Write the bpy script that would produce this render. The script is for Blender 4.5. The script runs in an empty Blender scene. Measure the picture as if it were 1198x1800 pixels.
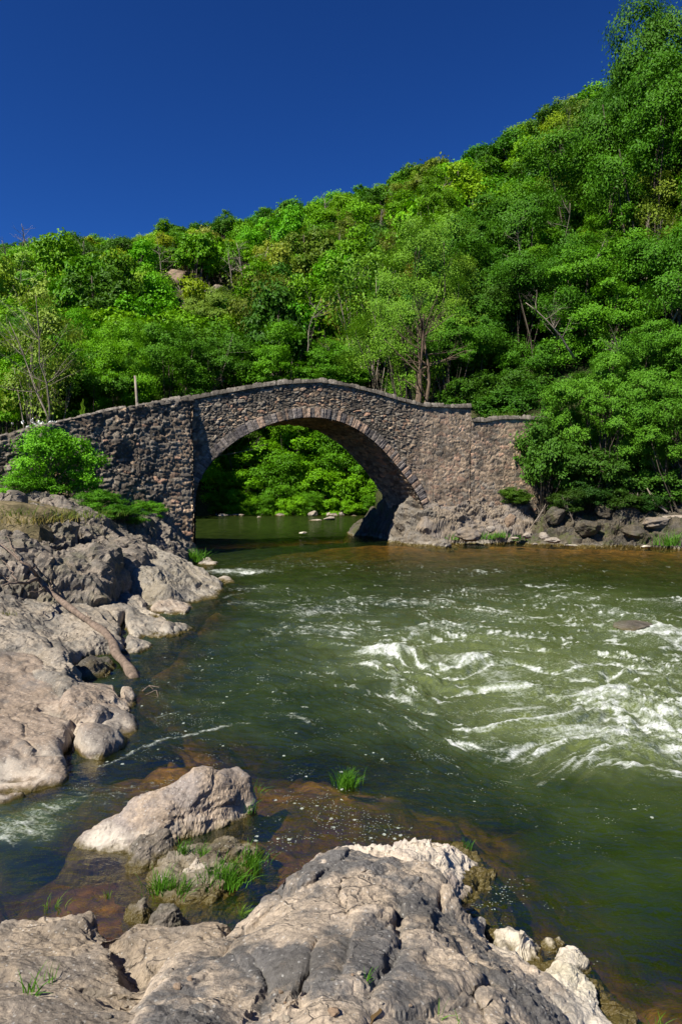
import bpy, math, random
import numpy as np
from mathutils import Vector, Quaternion
SC = bpy.context.scene
COL = SC.collection
R = math.radians
# ------------------------------------------------------------------ camera geometry
H = 3.0; F = 1200.0; CX = 599.0; CY = 900.0
PIT = math.atan(45/1200)
cp, sp = math.cos(PIT), math.sin(PIT)
def ray(px, py):
    dx = (px-CX)/F; dy = (CY-py)/F
    return np.array([dx, cp+dy*sp, -sp+dy*cp])
def P(px, py, z=0.0):
    d = ray(px, py); t = (z-H)/d[2]
    return np.array([0, 0, H])+d*t
def PY(px, py, Y):
    d = ray(px, py); t = Y/d[1]
    return np.array([0, 0, H])+d*t
def proj(p):
    x, y, z = p[..., 0], p[..., 1], p[..., 2]-H
    f = y*cp-z*sp; u = y*sp+z*cp
    return CX+F*x/f, CY-F*u/f
# ------------------------------------------------------------------ noise (numpy)
def _hash(ix, iy, seed):
    h = (ix.astype(np.int64)*374761393+iy.astype(np.int64)*668265263+seed*1442695041) & 0xffffffff
    h = ((h ^ (h >> 13))*1274126177) & 0xffffffff
    h = h ^ (h >> 16)
    h = (h*2246822519) & 0xffffffff
    return (h ^ (h >> 15)) & 0xffffffff
def rnd2(ix, iy, seed): return _hash(ix, iy, seed)/4294967295.0
def perlin(x, y, seed=0):
    xi = np.floor(x); yi = np.floor(y); fx = x-xi; fy = y-yi
    xi = xi.astype(np.int64); yi = yi.astype(np.int64)
    u = fx*fx*fx*(fx*(fx*6-15)+10); v = fy*fy*fy*(fy*(fy*6-15)+10)
    def g(ix, iy, dx, dy):
        a = rnd2(ix, iy, seed)*2*np.pi
        return np.cos(a)*dx+np.sin(a)*dy
    a = g(xi, yi, fx, fy); b = g(xi+1, yi, fx-1, fy)
    c = g(xi, yi+1, fx, fy-1); d = g(xi+1, yi+1, fx-1, fy-1)
    return ((a+(b-a)*u)+((c+(d-c)*u)-(a+(b-a)*u))*v)*1.5
def fbm(x, y, seed=0, o=4, g=0.5):
    s = 0; a = 1; f = 1
    for k in range(o):
        s = s+a*perlin(x*f+17.3*k, y*f-9.1*k, seed+k); a *= g; f *= 2.03
    return s
def ridged(x, y, seed=0, o=4, g=0.5):
    s = 0; a = 1; f = 1
    for k in range(o):
        s = s+a*(1-np.abs(perlin(x*f+5.7*k, y*f+3.1*k, seed+k))*2); a *= g; f *= 2.03
    return s
def worley(x, y, seed=0):
    xi = np.floor(x).astype(np.int64); yi = np.floor(y).astype(np.int64)
    f1 = np.full(x.shape, 9.0); f2 = np.full(x.shape, 9.0)
    ida = np.zeros(x.shape, np.int64); idb = np.zeros(x.shape, np.int64)
    cx = np.zeros(x.shape); cy = np.zeros(x.shape)
    for i in (-1, 0, 1):
        for j in (-1, 0, 1):
            a = xi+i; b = yi+j
            px = a+rnd2(a, b, seed)*.9+.05; py = b+rnd2(a, b, seed+7)*.9+.05
            d = np.hypot(px-x, py-y); m = d < f1
            f2 = np.where(m, f1, np.minimum(f2, d)); f1 = np.where(m, d, f1)
            ida = np.where(m, a, ida); idb = np.where(m, b, idb)
            cx = np.where(m, px, cx); cy = np.where(m, py, cy)
    return f1, f2, ida, idb, cx, cy
def tri3(p, seed):
    """piecewise linear noise on tetrahedra: flat facets with sharp creases"""
    i = np.floor(p).astype(np.int64); f = p-i; o = np.argsort(-f, axis=1); n = len(p); r = np.arange(n); c = i.copy()
    fs_ = np.take_along_axis(f, o, 1)
    def hv(c): return rnd2(_hash(c[:, 0], c[:, 1], seed).astype(np.int64), c[:, 2], seed+1)*2-1
    v = (1-fs_[:, 0])*hv(c)
    for k in range(3):
        c[r, o[:, k]] += 1; v = v+(fs_[:, k]-(fs_[:, k+1] if k < 2 else 0))*hv(c)
    return v
ROTS = [np.linalg.qr(np.random.default_rng(50+k).normal(size=(3, 3)))[0] for k in range(8)]
def chips(P_, scale, seed, o=4, g=.5, aniso=(1, 1, 1)):
    s = 0; a = 1; q = P_*np.array(aniso)/scale
    for k in range(o):
        w = q@ROTS[k]
        w = w+.45*np.stack([tri3(w*.6+9*j, seed+20+j+7*k) for j in range(3)], -1)
        s = s+a*(tri3(w, seed+k)+.7*np.abs(tri3(w*1.13+5.5, seed+40+k))-.2); a *= g; q = q*2.1
    return s
def sstep(a, b, x):
    t = np.clip((x-a)/(b-a), 0, 1); return t*t*(3-2*t)
# ------------------------------------------------------------------ objects
def tag(o, label=None, cat=None, group=None, kind=None):
    if label: o['label'] = label
    if cat: o['category'] = cat
    if group: o['group'] = group
    if kind: o['kind'] = kind
    return o
def empty(name, loc=(0, 0, 0)):
    o = bpy.data.objects.new(name, None); COL.objects.link(o); o.location = tuple(float(v) for v in loc)
    o.empty_display_size = .2
    return o
def mesh_np(name, V, faces, attrs=None, smooth=True, mat=None):
    """V (n,3); faces: int array (m,k); attrs: name -> (n,) or (n,3)"""
    V = np.asarray(V, np.float32); Fc = np.asarray(faces, np.int32)
    me = bpy.data.meshes.new(name)
    me.vertices.add(len(V)); me.vertices.foreach_set('co', V.ravel())
    m, k = Fc.shape
    me.loops.add(m*k); me.loops.foreach_set('vertex_index', Fc.ravel())
    me.polygons.add(m); me.polygons.foreach_set('loop_start', np.arange(0, m*k, k, dtype=np.int32))
    me.update(calc_edges=True)
    me.polygons.foreach_set('use_smooth', np.full(m, smooth))
    for a, val in (attrs or {}).items():
        val = np.asarray(val, np.float32)
        if val.ndim == 1:
            at = me.attributes.new(a, 'FLOAT', 'POINT'); at.data.foreach_set('value', val)
        else:
            at = me.attributes.new(a, 'FLOAT_COLOR', 'POINT')
            c = np.ones((len(val), 4), np.float32); c[:, :3] = val; at.data.foreach_set('color', c.ravel())
    if mat: me.materials.append(mat)
    me.validate()
    return me
def obj(name, me, parent=None, loc=(0, 0, 0)):
    o = bpy.data.objects.new(name, me); COL.objects.link(o); o.location = tuple(float(v) for v in loc)
    if parent: o.parent = parent
    return o
def centred(name, V, faces, attrs=None, smooth=True, mat=None):
    """mesh object with its origin at the middle of its base"""
    V = np.asarray(V, float); c = V.mean(0); c[2] = V[:, 2].min()
    return obj(name, mesh_np(name, V-c, faces, attrs, smooth, mat), loc=c)
def under(name, V, faces, parent, attrs=None, smooth=True, mat=None):
    V = np.asarray(V, float)-np.array(parent.location)
    return obj(name, mesh_np(name, V, faces, attrs, smooth, mat), parent)
def gridfaces(nr, nc, mask=None):
    i = np.arange(nr-1)[:, None]*nc+np.arange(nc-1)[None, :]
    f = np.stack([i, i+1, i+nc+1, i+nc], -1).reshape(-1, 4)
    if mask is not None:
        mk = mask.ravel(); f = f[mk[f].all(1)]
    return f
def compact(V, f, attrs=None):
    used = np.zeros(len(V), bool); used[f.ravel()] = True
    idx = np.cumsum(used)-1
    return V[used], idx[f], {k: v[used] for k, v in (attrs or {}).items()}
class MB:
    def __init__(s): s.V = []; s.F = []; s.n = 0; s.A = []
    def add(s, V, Fq, a=None):
        s.V.append(np.asarray(V, float)); s.F.append(np.asarray(Fq)+s.n); s.n += len(V)
        s.A.append(np.full(len(V), 0.5 if a is None else a))
    def tube(s, pts, rad, sides=6, jit=0, rng=None, a=None):
        pts = np.asarray(pts, float); n = len(pts); vs = []
        t = np.gradient(pts, axis=0); t /= np.linalg.norm(t, axis=1)[:, None]+1e-9
        up = np.array([0, 0, 1.0]) if abs(t[0][2]) < .9 else np.array([1.0, 0, 0])
        for i in range(n):
            b = np.cross(t[i], up); b /= np.linalg.norm(b)+1e-9; c = np.cross(b, t[i]); up = c
            for k in range(sides):
                an = 2*np.pi*k/sides
                r = rad[i]*(1+(jit*(rng.random()-.5) if jit else 0))
                vs.append(pts[i]+r*(b*np.cos(an)+c*np.sin(an)))
        fs = [[i*sides+k, i*sides+(k+1) % sides, (i+1)*sides+(k+1) % sides, (i+1)*sides+k] for i in range(n-1) for k in range(sides)]
        vs.append(pts[0]); vs.append(pts[-1]); a0 = n*sides
        for k in range(0, sides, 2):   # caps
            fs.append([a0, (k+2) % sides, k+1, k]); e = (n-1)*sides
            fs.append([a0+1, e+k, e+k+1, e+(k+2) % sides])
        s.add(vs, fs, a)
    def mesh(s, name, mat, smooth=True):
        return mesh_np(name, np.concatenate(s.V), np.concatenate(s.F), {'lv': np.concatenate(s.A)}, smooth, mat)
    def arr(s): return np.concatenate(s.V), np.concatenate(s.F), {'lv': np.concatenate(s.A)}
# ------------------------------------------------------------------ node helper
class NT:
    def __init__(s, name):
        s.m = bpy.data.materials.new(name); s.m.use_nodes = True; s.t = s.m.node_tree; s.t.nodes.clear()
        s.out = s.n('ShaderNodeOutputMaterial')
    def n(s, ty, **kw):
        nd = s.t.nodes.new(ty)
        for k, v in kw.items():
            if hasattr(nd, k): setattr(nd, k, v)
        return nd
    def l(s, a, b): s.t.links.new(a, b)
    def put(s, sock, v):
        if isinstance(v, bpy.types.NodeSocket): s.l(v, sock)
        elif v is not None: sock.default_value = v
    def pos(s, scale=(1, 1, 1), rot=(0, 0, 0), local=False):
        g = s.n('ShaderNodeTexCoord').outputs['Object'] if local else s.n('ShaderNodeNewGeometry').outputs['Position']
        mp = s.n('ShaderNodeMapping'); s.l(g, mp.inputs['Vector']); mp.inputs['Scale'].default_value = scale; mp.inputs['Rotation'].default_value = rot
        return mp.outputs[0]
    def noise(s, vec, scale, detail=4, rough=.55, dist=0, out='Fac'):
        nd = s.n('ShaderNodeTexNoise'); s.l(vec, nd.inputs['Vector']); nd.inputs['Scale'].default_value = scale
        nd.inputs['Detail'].default_value = detail; nd.inputs['Roughness'].default_value = rough; nd.inputs['Distortion'].default_value = dist
        return nd.outputs[out]
    def vor(s, vec, scale, feature='F1', out='Distance', rand=1):
        nd = s.n('ShaderNodeTexVoronoi', feature=feature); s.l(vec, nd.inputs['Vector']); nd.inputs['Scale'].default_value = scale
        nd.inputs['Randomness'].default_value = rand
        return nd.outputs[out]
    def ramp(s, fac, stops):
        r = s.n('ShaderNodeValToRGB'); s.l(fac, r.inputs[0]); e = r.color_ramp.elements
        while len(e) < len(stops): e.new(.5)
        for k, (p, c) in enumerate(stops):
            e[k].position = p
            e[k].color = (c, c, c, 1) if not hasattr(c, '__len__') else (*c, 1)
        return r.outputs[0]
    def mr(s, v, a, b, c=0, d=1, smooth=False):
        m = s.n('ShaderNodeMapRange'); s.put(m.inputs[0], v)
        m.inputs[1].default_value = a; m.inputs[2].default_value = b; m.inputs[3].default_value = c; m.inputs[4].default_value = d
        if smooth: m.interpolation_type = 'SMOOTHSTEP'
        return m.outputs[0]
    def math(s, op, a, b=None, clamp=False):
        m = s.n('ShaderNodeMath', operation=op); m.use_clamp = clamp
        s.put(m.inputs[0], a)
        if b is not None: s.put(m.inputs[1], b)
        return m.outputs[0]
    def mix(s, fac, a, b, mode='MIX'):
        m = s.n('ShaderNodeMix', data_type='RGBA', blend_type=mode)
        s.put(m.inputs[0], fac)
        for sock, v in ((m.inputs[6], a), (m.inputs[7], b)):
            if isinstance(v, (tuple, list)): v = (*v[:3], 1)
            s.put(sock, v)
        return m.outputs[2]
    def attr(s, name, out='Fac'):
        a = s.n('ShaderNodeAttribute', attribute_name=name); return a.outputs[out]
    def bump(s, h, strength=.5, dist=.02, normal=None):
        b = s.n('ShaderNodeBump'); s.l(h, b.inputs['Height']); b.inputs['Strength'].default_value = strength; b.inputs['Distance'].default_value = dist
        if normal is not None: s.l(normal, b.inputs['Normal'])
        return b.outputs[0]
    def bsdf(s, col, rough=.8, spec=.3, normal=None, **kw):
        b = s.n('ShaderNodeBsdfPrincipled')
        s.put(b.inputs['Base Color'], (*col, 1) if isinstance(col, tuple) else col)
        s.put(b.inputs['Roughness'], rough); s.put(b.inputs['Specular IOR Level'], spec)
        if normal is not None: s.l(normal, b.inputs['Normal'])
        for k, v in kw.items(): s.put(b.inputs[k], v)
        return b.outputs[0]
    def z(s):
        x = s.n('ShaderNodeSeparateXYZ'); s.l(s.n('ShaderNodeNewGeometry').outputs['Position'], x.inputs[0]); return x.outputs[2]
    def done(s, sh): s.l(sh, s.out.inputs['Surface']); return s.m
# ------------------------------------------------------------------ materials
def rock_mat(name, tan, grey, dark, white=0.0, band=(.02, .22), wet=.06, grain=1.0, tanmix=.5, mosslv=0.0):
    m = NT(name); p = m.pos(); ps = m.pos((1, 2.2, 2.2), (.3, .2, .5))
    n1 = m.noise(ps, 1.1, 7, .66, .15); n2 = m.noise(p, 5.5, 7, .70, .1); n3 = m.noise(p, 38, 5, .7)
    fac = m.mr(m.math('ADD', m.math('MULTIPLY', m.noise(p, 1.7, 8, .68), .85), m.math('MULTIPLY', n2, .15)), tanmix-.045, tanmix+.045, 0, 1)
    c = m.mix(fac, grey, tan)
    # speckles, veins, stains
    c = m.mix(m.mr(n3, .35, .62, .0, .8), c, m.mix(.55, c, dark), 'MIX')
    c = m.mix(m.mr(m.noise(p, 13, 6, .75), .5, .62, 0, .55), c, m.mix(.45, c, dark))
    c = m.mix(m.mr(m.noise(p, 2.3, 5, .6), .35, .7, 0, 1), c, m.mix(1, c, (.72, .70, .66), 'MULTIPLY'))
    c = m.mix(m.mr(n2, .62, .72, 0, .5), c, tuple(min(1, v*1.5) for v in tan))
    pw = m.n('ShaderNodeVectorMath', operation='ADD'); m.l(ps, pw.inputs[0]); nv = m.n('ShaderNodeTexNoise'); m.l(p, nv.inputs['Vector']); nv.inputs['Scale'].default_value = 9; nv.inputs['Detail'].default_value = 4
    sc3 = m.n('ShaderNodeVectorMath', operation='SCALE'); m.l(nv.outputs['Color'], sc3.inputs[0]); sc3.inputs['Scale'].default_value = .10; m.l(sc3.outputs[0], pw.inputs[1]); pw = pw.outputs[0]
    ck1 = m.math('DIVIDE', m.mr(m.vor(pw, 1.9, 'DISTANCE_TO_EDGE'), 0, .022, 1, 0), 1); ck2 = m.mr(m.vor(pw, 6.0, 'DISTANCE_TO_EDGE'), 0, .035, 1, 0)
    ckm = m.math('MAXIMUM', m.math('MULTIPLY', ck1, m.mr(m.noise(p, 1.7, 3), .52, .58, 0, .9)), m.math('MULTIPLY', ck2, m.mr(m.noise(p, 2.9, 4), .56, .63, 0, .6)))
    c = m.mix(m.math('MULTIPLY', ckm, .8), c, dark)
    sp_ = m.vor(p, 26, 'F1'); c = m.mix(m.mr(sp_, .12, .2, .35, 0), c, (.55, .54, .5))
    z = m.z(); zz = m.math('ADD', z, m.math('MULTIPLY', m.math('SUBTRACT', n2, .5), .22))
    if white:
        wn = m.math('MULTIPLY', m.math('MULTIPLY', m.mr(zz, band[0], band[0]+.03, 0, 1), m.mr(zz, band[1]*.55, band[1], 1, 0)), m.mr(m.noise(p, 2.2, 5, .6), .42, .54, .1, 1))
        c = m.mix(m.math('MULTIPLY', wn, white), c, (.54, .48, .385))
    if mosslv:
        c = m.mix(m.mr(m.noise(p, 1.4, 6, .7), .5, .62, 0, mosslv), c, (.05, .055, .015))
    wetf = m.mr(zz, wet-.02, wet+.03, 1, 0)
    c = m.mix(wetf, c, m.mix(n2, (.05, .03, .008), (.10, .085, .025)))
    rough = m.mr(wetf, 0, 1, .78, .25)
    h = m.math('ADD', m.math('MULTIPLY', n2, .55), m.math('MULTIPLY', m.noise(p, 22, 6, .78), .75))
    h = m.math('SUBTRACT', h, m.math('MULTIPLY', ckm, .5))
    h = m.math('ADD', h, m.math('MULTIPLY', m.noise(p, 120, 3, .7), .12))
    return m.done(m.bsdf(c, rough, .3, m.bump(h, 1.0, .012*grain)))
MR_FORE = rock_mat('rock_foreground', (0.520, 0.425, 0.320), (0.145, 0.138, 0.130), (.055, .05, .045), .95, (.02, .3), .02, 1.7, .49)
MR_SLAB = rock_mat('rock_slab', (0.365, 0.295, 0.215), (.24, .205, .165), (.06, .05, .042), .35, (.05, .2), .035, 1.6, .5)
MR_LEFT = rock_mat('rock_left_bank', (0.340, 0.290, 0.225), (0.185, 0.168, 0.142), (.05, .045, .035), .3, (.04, .2), .035, 1, .5)
MR_PINK = rock_mat('rock_left_slab', (0.325, 0.255, 0.190), (0.190, 0.165, 0.140), (.05, .042, .036), .4, (.05, .25), .035, .8, .47)
MR_DARK = rock_mat('rock_fractured', (0.270, 0.225, 0.175), (0.160, 0.140, 0.115), (.03, .027, .022), 0, (.04, .2), .06, 1.6, .5, .4)
MR_ABUT = rock_mat('rock_abutment', (0.272, 0.216, 0.152), (.21, .18, .15), (.04, .034, .03), .2, (.04, .2), .08, 1.6, .5)
MR_BANK = rock_mat('rock_bank_painted_shade', (0.104, 0.084, 0.053), (.075, .065, .05), (.02, .018, .012), .1, (.04, .2), .07, 1.6, .5, .9)  # bank rock with the overhanging tree's shade darkened into its colour
MR_PALE = rock_mat('rock_pale', (0.336, 0.288, 0.228), (.33, .29, .25), (.10, .09, .07), .3, (.03, .2), .03, 1, .45)
def leaf_mat(name, trans=.35, rough=.5, sat=1.0, dead=False):
    m = NT(name); oi = m.n('ShaderNodeObjectInfo')
    lv = m.attr('lv')
    c = m.mix(m.mr(lv, 0, 1, 0, 1), m.mix(1, oi.outputs['Color'], (.62, .72, .6), 'MULTIPLY'), m.mix(1, oi.outputs['Color'], (1.45, 1.28, 1.1), 'MULTIPLY'))
    d = m.bsdf(c, rough, .12)
    t = m.n('ShaderNodeBsdfTranslucent'); m.l(m.mix(1, c, (1.25, 1.25, .5), 'MULTIPLY'), t.inputs[0])
    mx = m.n('ShaderNodeMixShader'); mx.inputs[0].default_value = trans; m.l(d, mx.inputs[1]); m.l(t.outputs[0], mx.inputs[2])
    return m.done(mx.outputs[0])
M_LEAF = leaf_mat('leaves', .22)
M_GRASS = leaf_mat('grass_blades', .35, .45)
def bark_mat(name, a, b, sc=8):
    m = NT(name); p = m.pos((1, 1, .25), local=True); n = m.noise(p, sc, 6, .7, .5)
    return m.done(m.bsdf(m.mix(m.mr(n, .35, .65), a, b), .9, .2, m.bump(n, 1, .03)))
M_BARK = bark_mat('bark', (.035, .028, .02), (.11, .09, .065))
M_BARKPALE = bark_mat('bark_pale', (.14, .11, .08), (.34, .29, .23))
M_DRIFT = bark_mat('driftwood', (.08, .06, .045), (.22, .165, .125), 12)
m = NT('petals'); M_PETAL = m.done(m.bsdf((.8, .8, .76), .6, .2))
# masonry: colour per stone comes from the mesh, grain and lichen from noise
m = NT('masonry'); p = m.pos(); c = m.attr('col', 'Color')
n1 = m.noise(p, 7, 6, .7); n2 = m.noise(p, 1.2, 6, .6, .5); n3 = m.noise(p, 26, 4, .7)
c = m.mix(1, c, m.ramp(n1, [(.25, .45), (.5, .95), (.75, 1.5)]), 'MULTIPLY')
c = m.mix(m.mr(n2, .50, .64, 0, .6), c, (.05, .044, .036)); c = m.mix(m.mr(m.noise(m.pos((1.6, 1.6, .35)), 1.1, 5, .6), .53, .66, 0, .35), c, (.055, .05, .04)); c = m.mix(m.mr(m.noise(p, 4.5, 5, .7), .62, .68, 0, .55), c, (.42, .40, .35))
c = m.mix(m.mr(m.math('MULTIPLY', n1, m.noise(p, 2.1, 4, .6)), .34, .4, 0, .5), c, (.36, .34, .30))
M_MASON = m.done(m.bsdf(c, .92, .15, m.bump(m.math('ADD', n1, m.math('MULTIPLY', n3, .5)), 1, .05)))
# ground of the hillside and riverbed
m = NT('hillside_soil'); p = m.pos(); n1 = m.noise(p, .35, 6, .65); n2 = m.noise(p, 3, 6, .7)
c = m.mix(m.mr(n1, .4, .6), (.022, .03, .009), (.05, .055, .02)); c = m.mix(m.mr(n2, .55, .7, 0, .6), c, (.08, .065, .04))
M_HILL = m.done(m.bsdf(c, .95, .1, m.bump(n2, 1, .3)))
m = NT('riverbed_stones'); p = m.pos(); n1 = m.noise(p, .9, 5, .6, .6); n2 = m.noise(p, 7, 6, .7, .4); v = m.vor(p, 3.2)
c = m.ramp(n1, [(.3, (.08, .045, .010)), (.48, (.20, .105, .025)), (.62, (.34, .20, .055)), (.75, (.14, .09, .025))])
c = m.mix(m.mr(n2, .4, .65, 0, .85), c, (.045, .028, .008)); c = m.mix(m.mr(v, .5, .8, 0, .6), c, (.03, .02, .006))
M_BED = m.done(m.bsdf(c, .7, .3, m.bump(m.math('ADD', n2, v), 1, .06)))
m = NT('earth'); p = m.pos(); n = m.noise(p, 2, 6, .7)
M_EARTH = m.done(m.bsdf(m.mix(m.mr(n, .4, .62), (.07, .06, .03), (.17, .135, .075)), .95, .1, m.bump(n, 1, .1)))
# ================================================================== sky, sun, camera
SUN_EL, SUN_AZ = 47, 225
S = Vector((math.sin(R(SUN_AZ))*math.cos(R(SUN_EL)), math.cos(R(SUN_AZ))*math.cos(R(SUN_EL)), math.sin(R(SUN_EL))))
w = bpy.data.worlds.new("World"); SC.world = w; w.use_nodes = True; t = w.node_tree; t.nodes.clear()
sky = t.nodes.new('ShaderNodeTexSky'); sky.sky_type = 'NISHITA'; sky.sun_disc = False
sky.sun_elevation = R(SUN_EL); sky.sun_rotation = R(SUN_AZ); sky.altitude = 900; sky.air_density = 1.0; sky.dust_density = .1; sky.ozone_density = 3.0
mx = t.nodes.new('ShaderNodeMix'); mx.data_type = 'RGBA'; mx.blend_type = 'MULTIPLY'; mx.inputs[0].default_value = 1
gm = t.nodes.new('ShaderNodeGamma'); gm.inputs[1].default_value = 1.4; t.links.new(sky.outputs[0], gm.inputs[0]); t.links.new(gm.outputs[0], mx.inputs[6]); mx.inputs[7].default_value = (.102, .25, .455, 1)
bg = t.nodes.new('ShaderNodeBackground'); bg.inputs[1].default_value = .066
t.links.new(mx.outputs[2], bg.inputs[0]); ow = t.nodes.new('ShaderNodeOutputWorld'); t.links.new(bg.outputs[0], ow.inputs[0])
ld = bpy.data.lights.new('sun', 'SUN'); ld.energy = 5.0; ld.angle = R(.5); ld.color = (1, .94, .84)
lo = bpy.data.objects.new('sun', ld); COL.objects.link(lo); lo.location = (-40, -40, 60); lo.rotation_euler = S.to_track_quat('Z', 'Y').to_euler()
cd = bpy.data.cameras.new('camera'); cam = bpy.data.objects.new('camera', cd); COL.objects.link(cam)
cam.location = (0, 0, H); cam.rotation_euler = (math.pi/2-PIT, 0, 0)
cd.sensor_fit = 'VERTICAL'; cd.sensor_height = 36; cd.sensor_width = 24; cd.lens = 24; cd.clip_start = .05; cd.clip_end = 5000
SC.camera = cam
SC.view_settings.view_transform = 'Standard'; SC.view_settings.look = 'None'; SC.view_settings.exposure = .95; SC.view_settings.gamma = 1
SC.render.engine = 'CYCLES'; SC.cycles.use_denoising = True; SC.cycles.max_bounces = 8; SC.cycles.transparent_max_bounces = 12
SC.cycles.diffuse_bounces = 3; SC.cycles.glossy_bounces = 3; SC.cycles.transmission_bounces = 4
SC.cycles.caustics_reflective = False; SC.cycles.caustics_refractive = False

# ================================================================== hill terrain
KX = np.array([-900, -300, 0, 150, 300, 500, 640, 740, 860, 950, 1080, 1200, 1500, 2200], float)
KS = np.array([440, 440, 442, 435, 414, 378, 352, 306, 266, 212, 165, 110, 40, 0], float)       # skyline
KR = np.array([260, 260, 260, 255, 250, 235, 215, 195, 165, 145, 120, 108, 95, 90], float)      # distance of the ridge
BX = np.array([-900, 0, 180, 400, 640, 690, 740, 770, 900, 960, 1200, 1700, 2200], float)
BY = np.array([54, 54, 58, 72, 72, 66, 46, 43, 41.5, 37.2, 34.2, 30, 28], float)
BZ = np.array([3, 3, 3, 1.6, 1.6, 2, 5.2, 5.6, 5.6, 3.2, 2.6, 2.6, 2.6], float)
def hill(px, Y):
    yr = np.interp(px, KX, KR); yb = np.interp(px, BX, BY); zt = np.interp(px, BX, BZ)
    zr = H+(855-np.interp(px, KX, KS))/1200*yr-6.5
    t = np.clip((Y-yb)/(yr-yb), 0, 1)
    z = -1.6+(zt+1.6)*sstep(-1.5, 3.0, Y-yb)
    z = z+(zr-zt)*t**.95
    x = (px-CX)/F*Y
    n = fbm(x/45, Y/45, 5, 3)*5*t*(1-t)*4+fbm(x/12, Y/12, 9, 3)*1.3*sstep(.02, .2, t)
    over = np.maximum(Y-yr, 0)
    z = z+n-over*.35*np.clip(over/30, 0, 1)
    # bare rocky breaks in the slope
    return z
def hill_xy(x, y): return hill(CX+F*x/y, y)
us = np.linspace(-900, 2200, 340); Ys = np.concatenate([np.linspace(27, 60, 70), np.geomspace(61, 420, 130)])
U, YY = np.meshgrid(us, Ys); Z = hill(U, YY); X = (U-CX)/F*YY
o = obj('hillside', mesh_np('hillside', np.stack([X, YY, Z], -1).reshape(-1, 3), gridfaces(*U.shape), mat=M_HILL)); o['kind'] = 'structure'
gx = 3000
o = obj('ground', mesh_np('ground', [(-gx, -gx, -3), (gx, -gx, -3), (gx, gx, -3), (-gx, gx, -3)], [[0, 1, 2, 3]], mat=M_HILL)); o['kind'] = 'structure'

# ================================================================== waterlines and riverbed
def line(pts): return np.array([P(a, b, 0)[:2] for a, b in pts])
def dline(x, y, L, closed=False):
    d = np.full(x.shape, 1e9); n = len(L)
    for i in range(n if closed else n-1):
        a = L[i]; b = L[(i+1) % n]; ab = b-a
        t = np.clip(((x-a[0])*ab[0]+(y-a[1])*ab[1])/(ab@ab+1e-12), 0, 1)
        d = np.minimum(d, np.hypot(x-a[0]-t*ab[0], y-a[1]-t*ab[1]))
    return d
WL = line([(-200, 1470), (0, 1425), (130, 1378), (240, 1292), (245, 1200), (340, 1105), (400, 1040), (345, 975)])
WM = line([(120, 1500), (215, 1560), (330, 1590), (440, 1560), (460, 1480), (445, 1375), (350, 1362)])
WS = line([(470, 1410), (540, 1375), (610, 1375), (640, 1420), (560, 1480), (500, 1500)])
WF = line([(-200, 1640), (200, 1610), (420, 1610), (560, 1500), (700, 1470), (840, 1500), (860, 1590), (950, 1650), (1060, 1720), (1130, 1800), (1160, 1900)])
WR = np.array([P(a, b, 0)[:2] for a, b in [(690, 957), (860, 957), (1000, 962), (1198, 965), (1500, 968)]])
WB = np.array([[-20, 71], [5, 71.5], [4.5, 45]])
def bed_depth(x, y):
    d = np.minimum.reduce([dline(x, y, WL)*.75+.22, dline(x, y, WM)*.42+.14, dline(x, y, WS)*.6+.08, dline(x, y, WF)*.62+.14])
    d = np.minimum(d, dline(x, y, WR)*.055+.06); d = np.minimum(d, dline(x, y, WB)*.2+.1)
    b = fbm(x*.9, y*.9, 31, 3); near = sstep(14, 5, y)
    d = np.minimum(d, 1.7); d = np.minimum(d, .42+.30*np.maximum(0, y-4.6)+.25*np.clip(fbm(x*.6+4, y*.6, 37, 2), -1, 1)+.1*np.abs(x))
    d = d-np.maximum(b, 0)*.45*near*sstep(.1, .5, d)+np.maximum(-b, 0)*.2
    return np.clip(d, .03, 1.8)
bx = np.linspace(-1, 1, 420); py_ = np.linspace(0, 1, 420)
yy = 2.2*(80/2.2)**py_
Xb = bx[None, :]*(yy[:, None]*.95+3); Yb = np.repeat(yy[:, None], 420, 1)
Db = bed_depth(Xb, Yb)
f1, f2, a_, b_, _, _ = worley(Xb*2.2, Yb*2.2, 3)
Zb = -Db-.04+(.12*(rnd2(a_, b_, 4)-.5)+.05*(1-f1*1.6))*sstep(.1, .5, Db)
o = obj('riverbed', mesh_np('riverbed', np.stack([Xb, Yb, Zb], -1).reshape(-1, 3), gridfaces(420, 420), mat=M_BED)); o['kind'] = 'structure'

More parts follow.
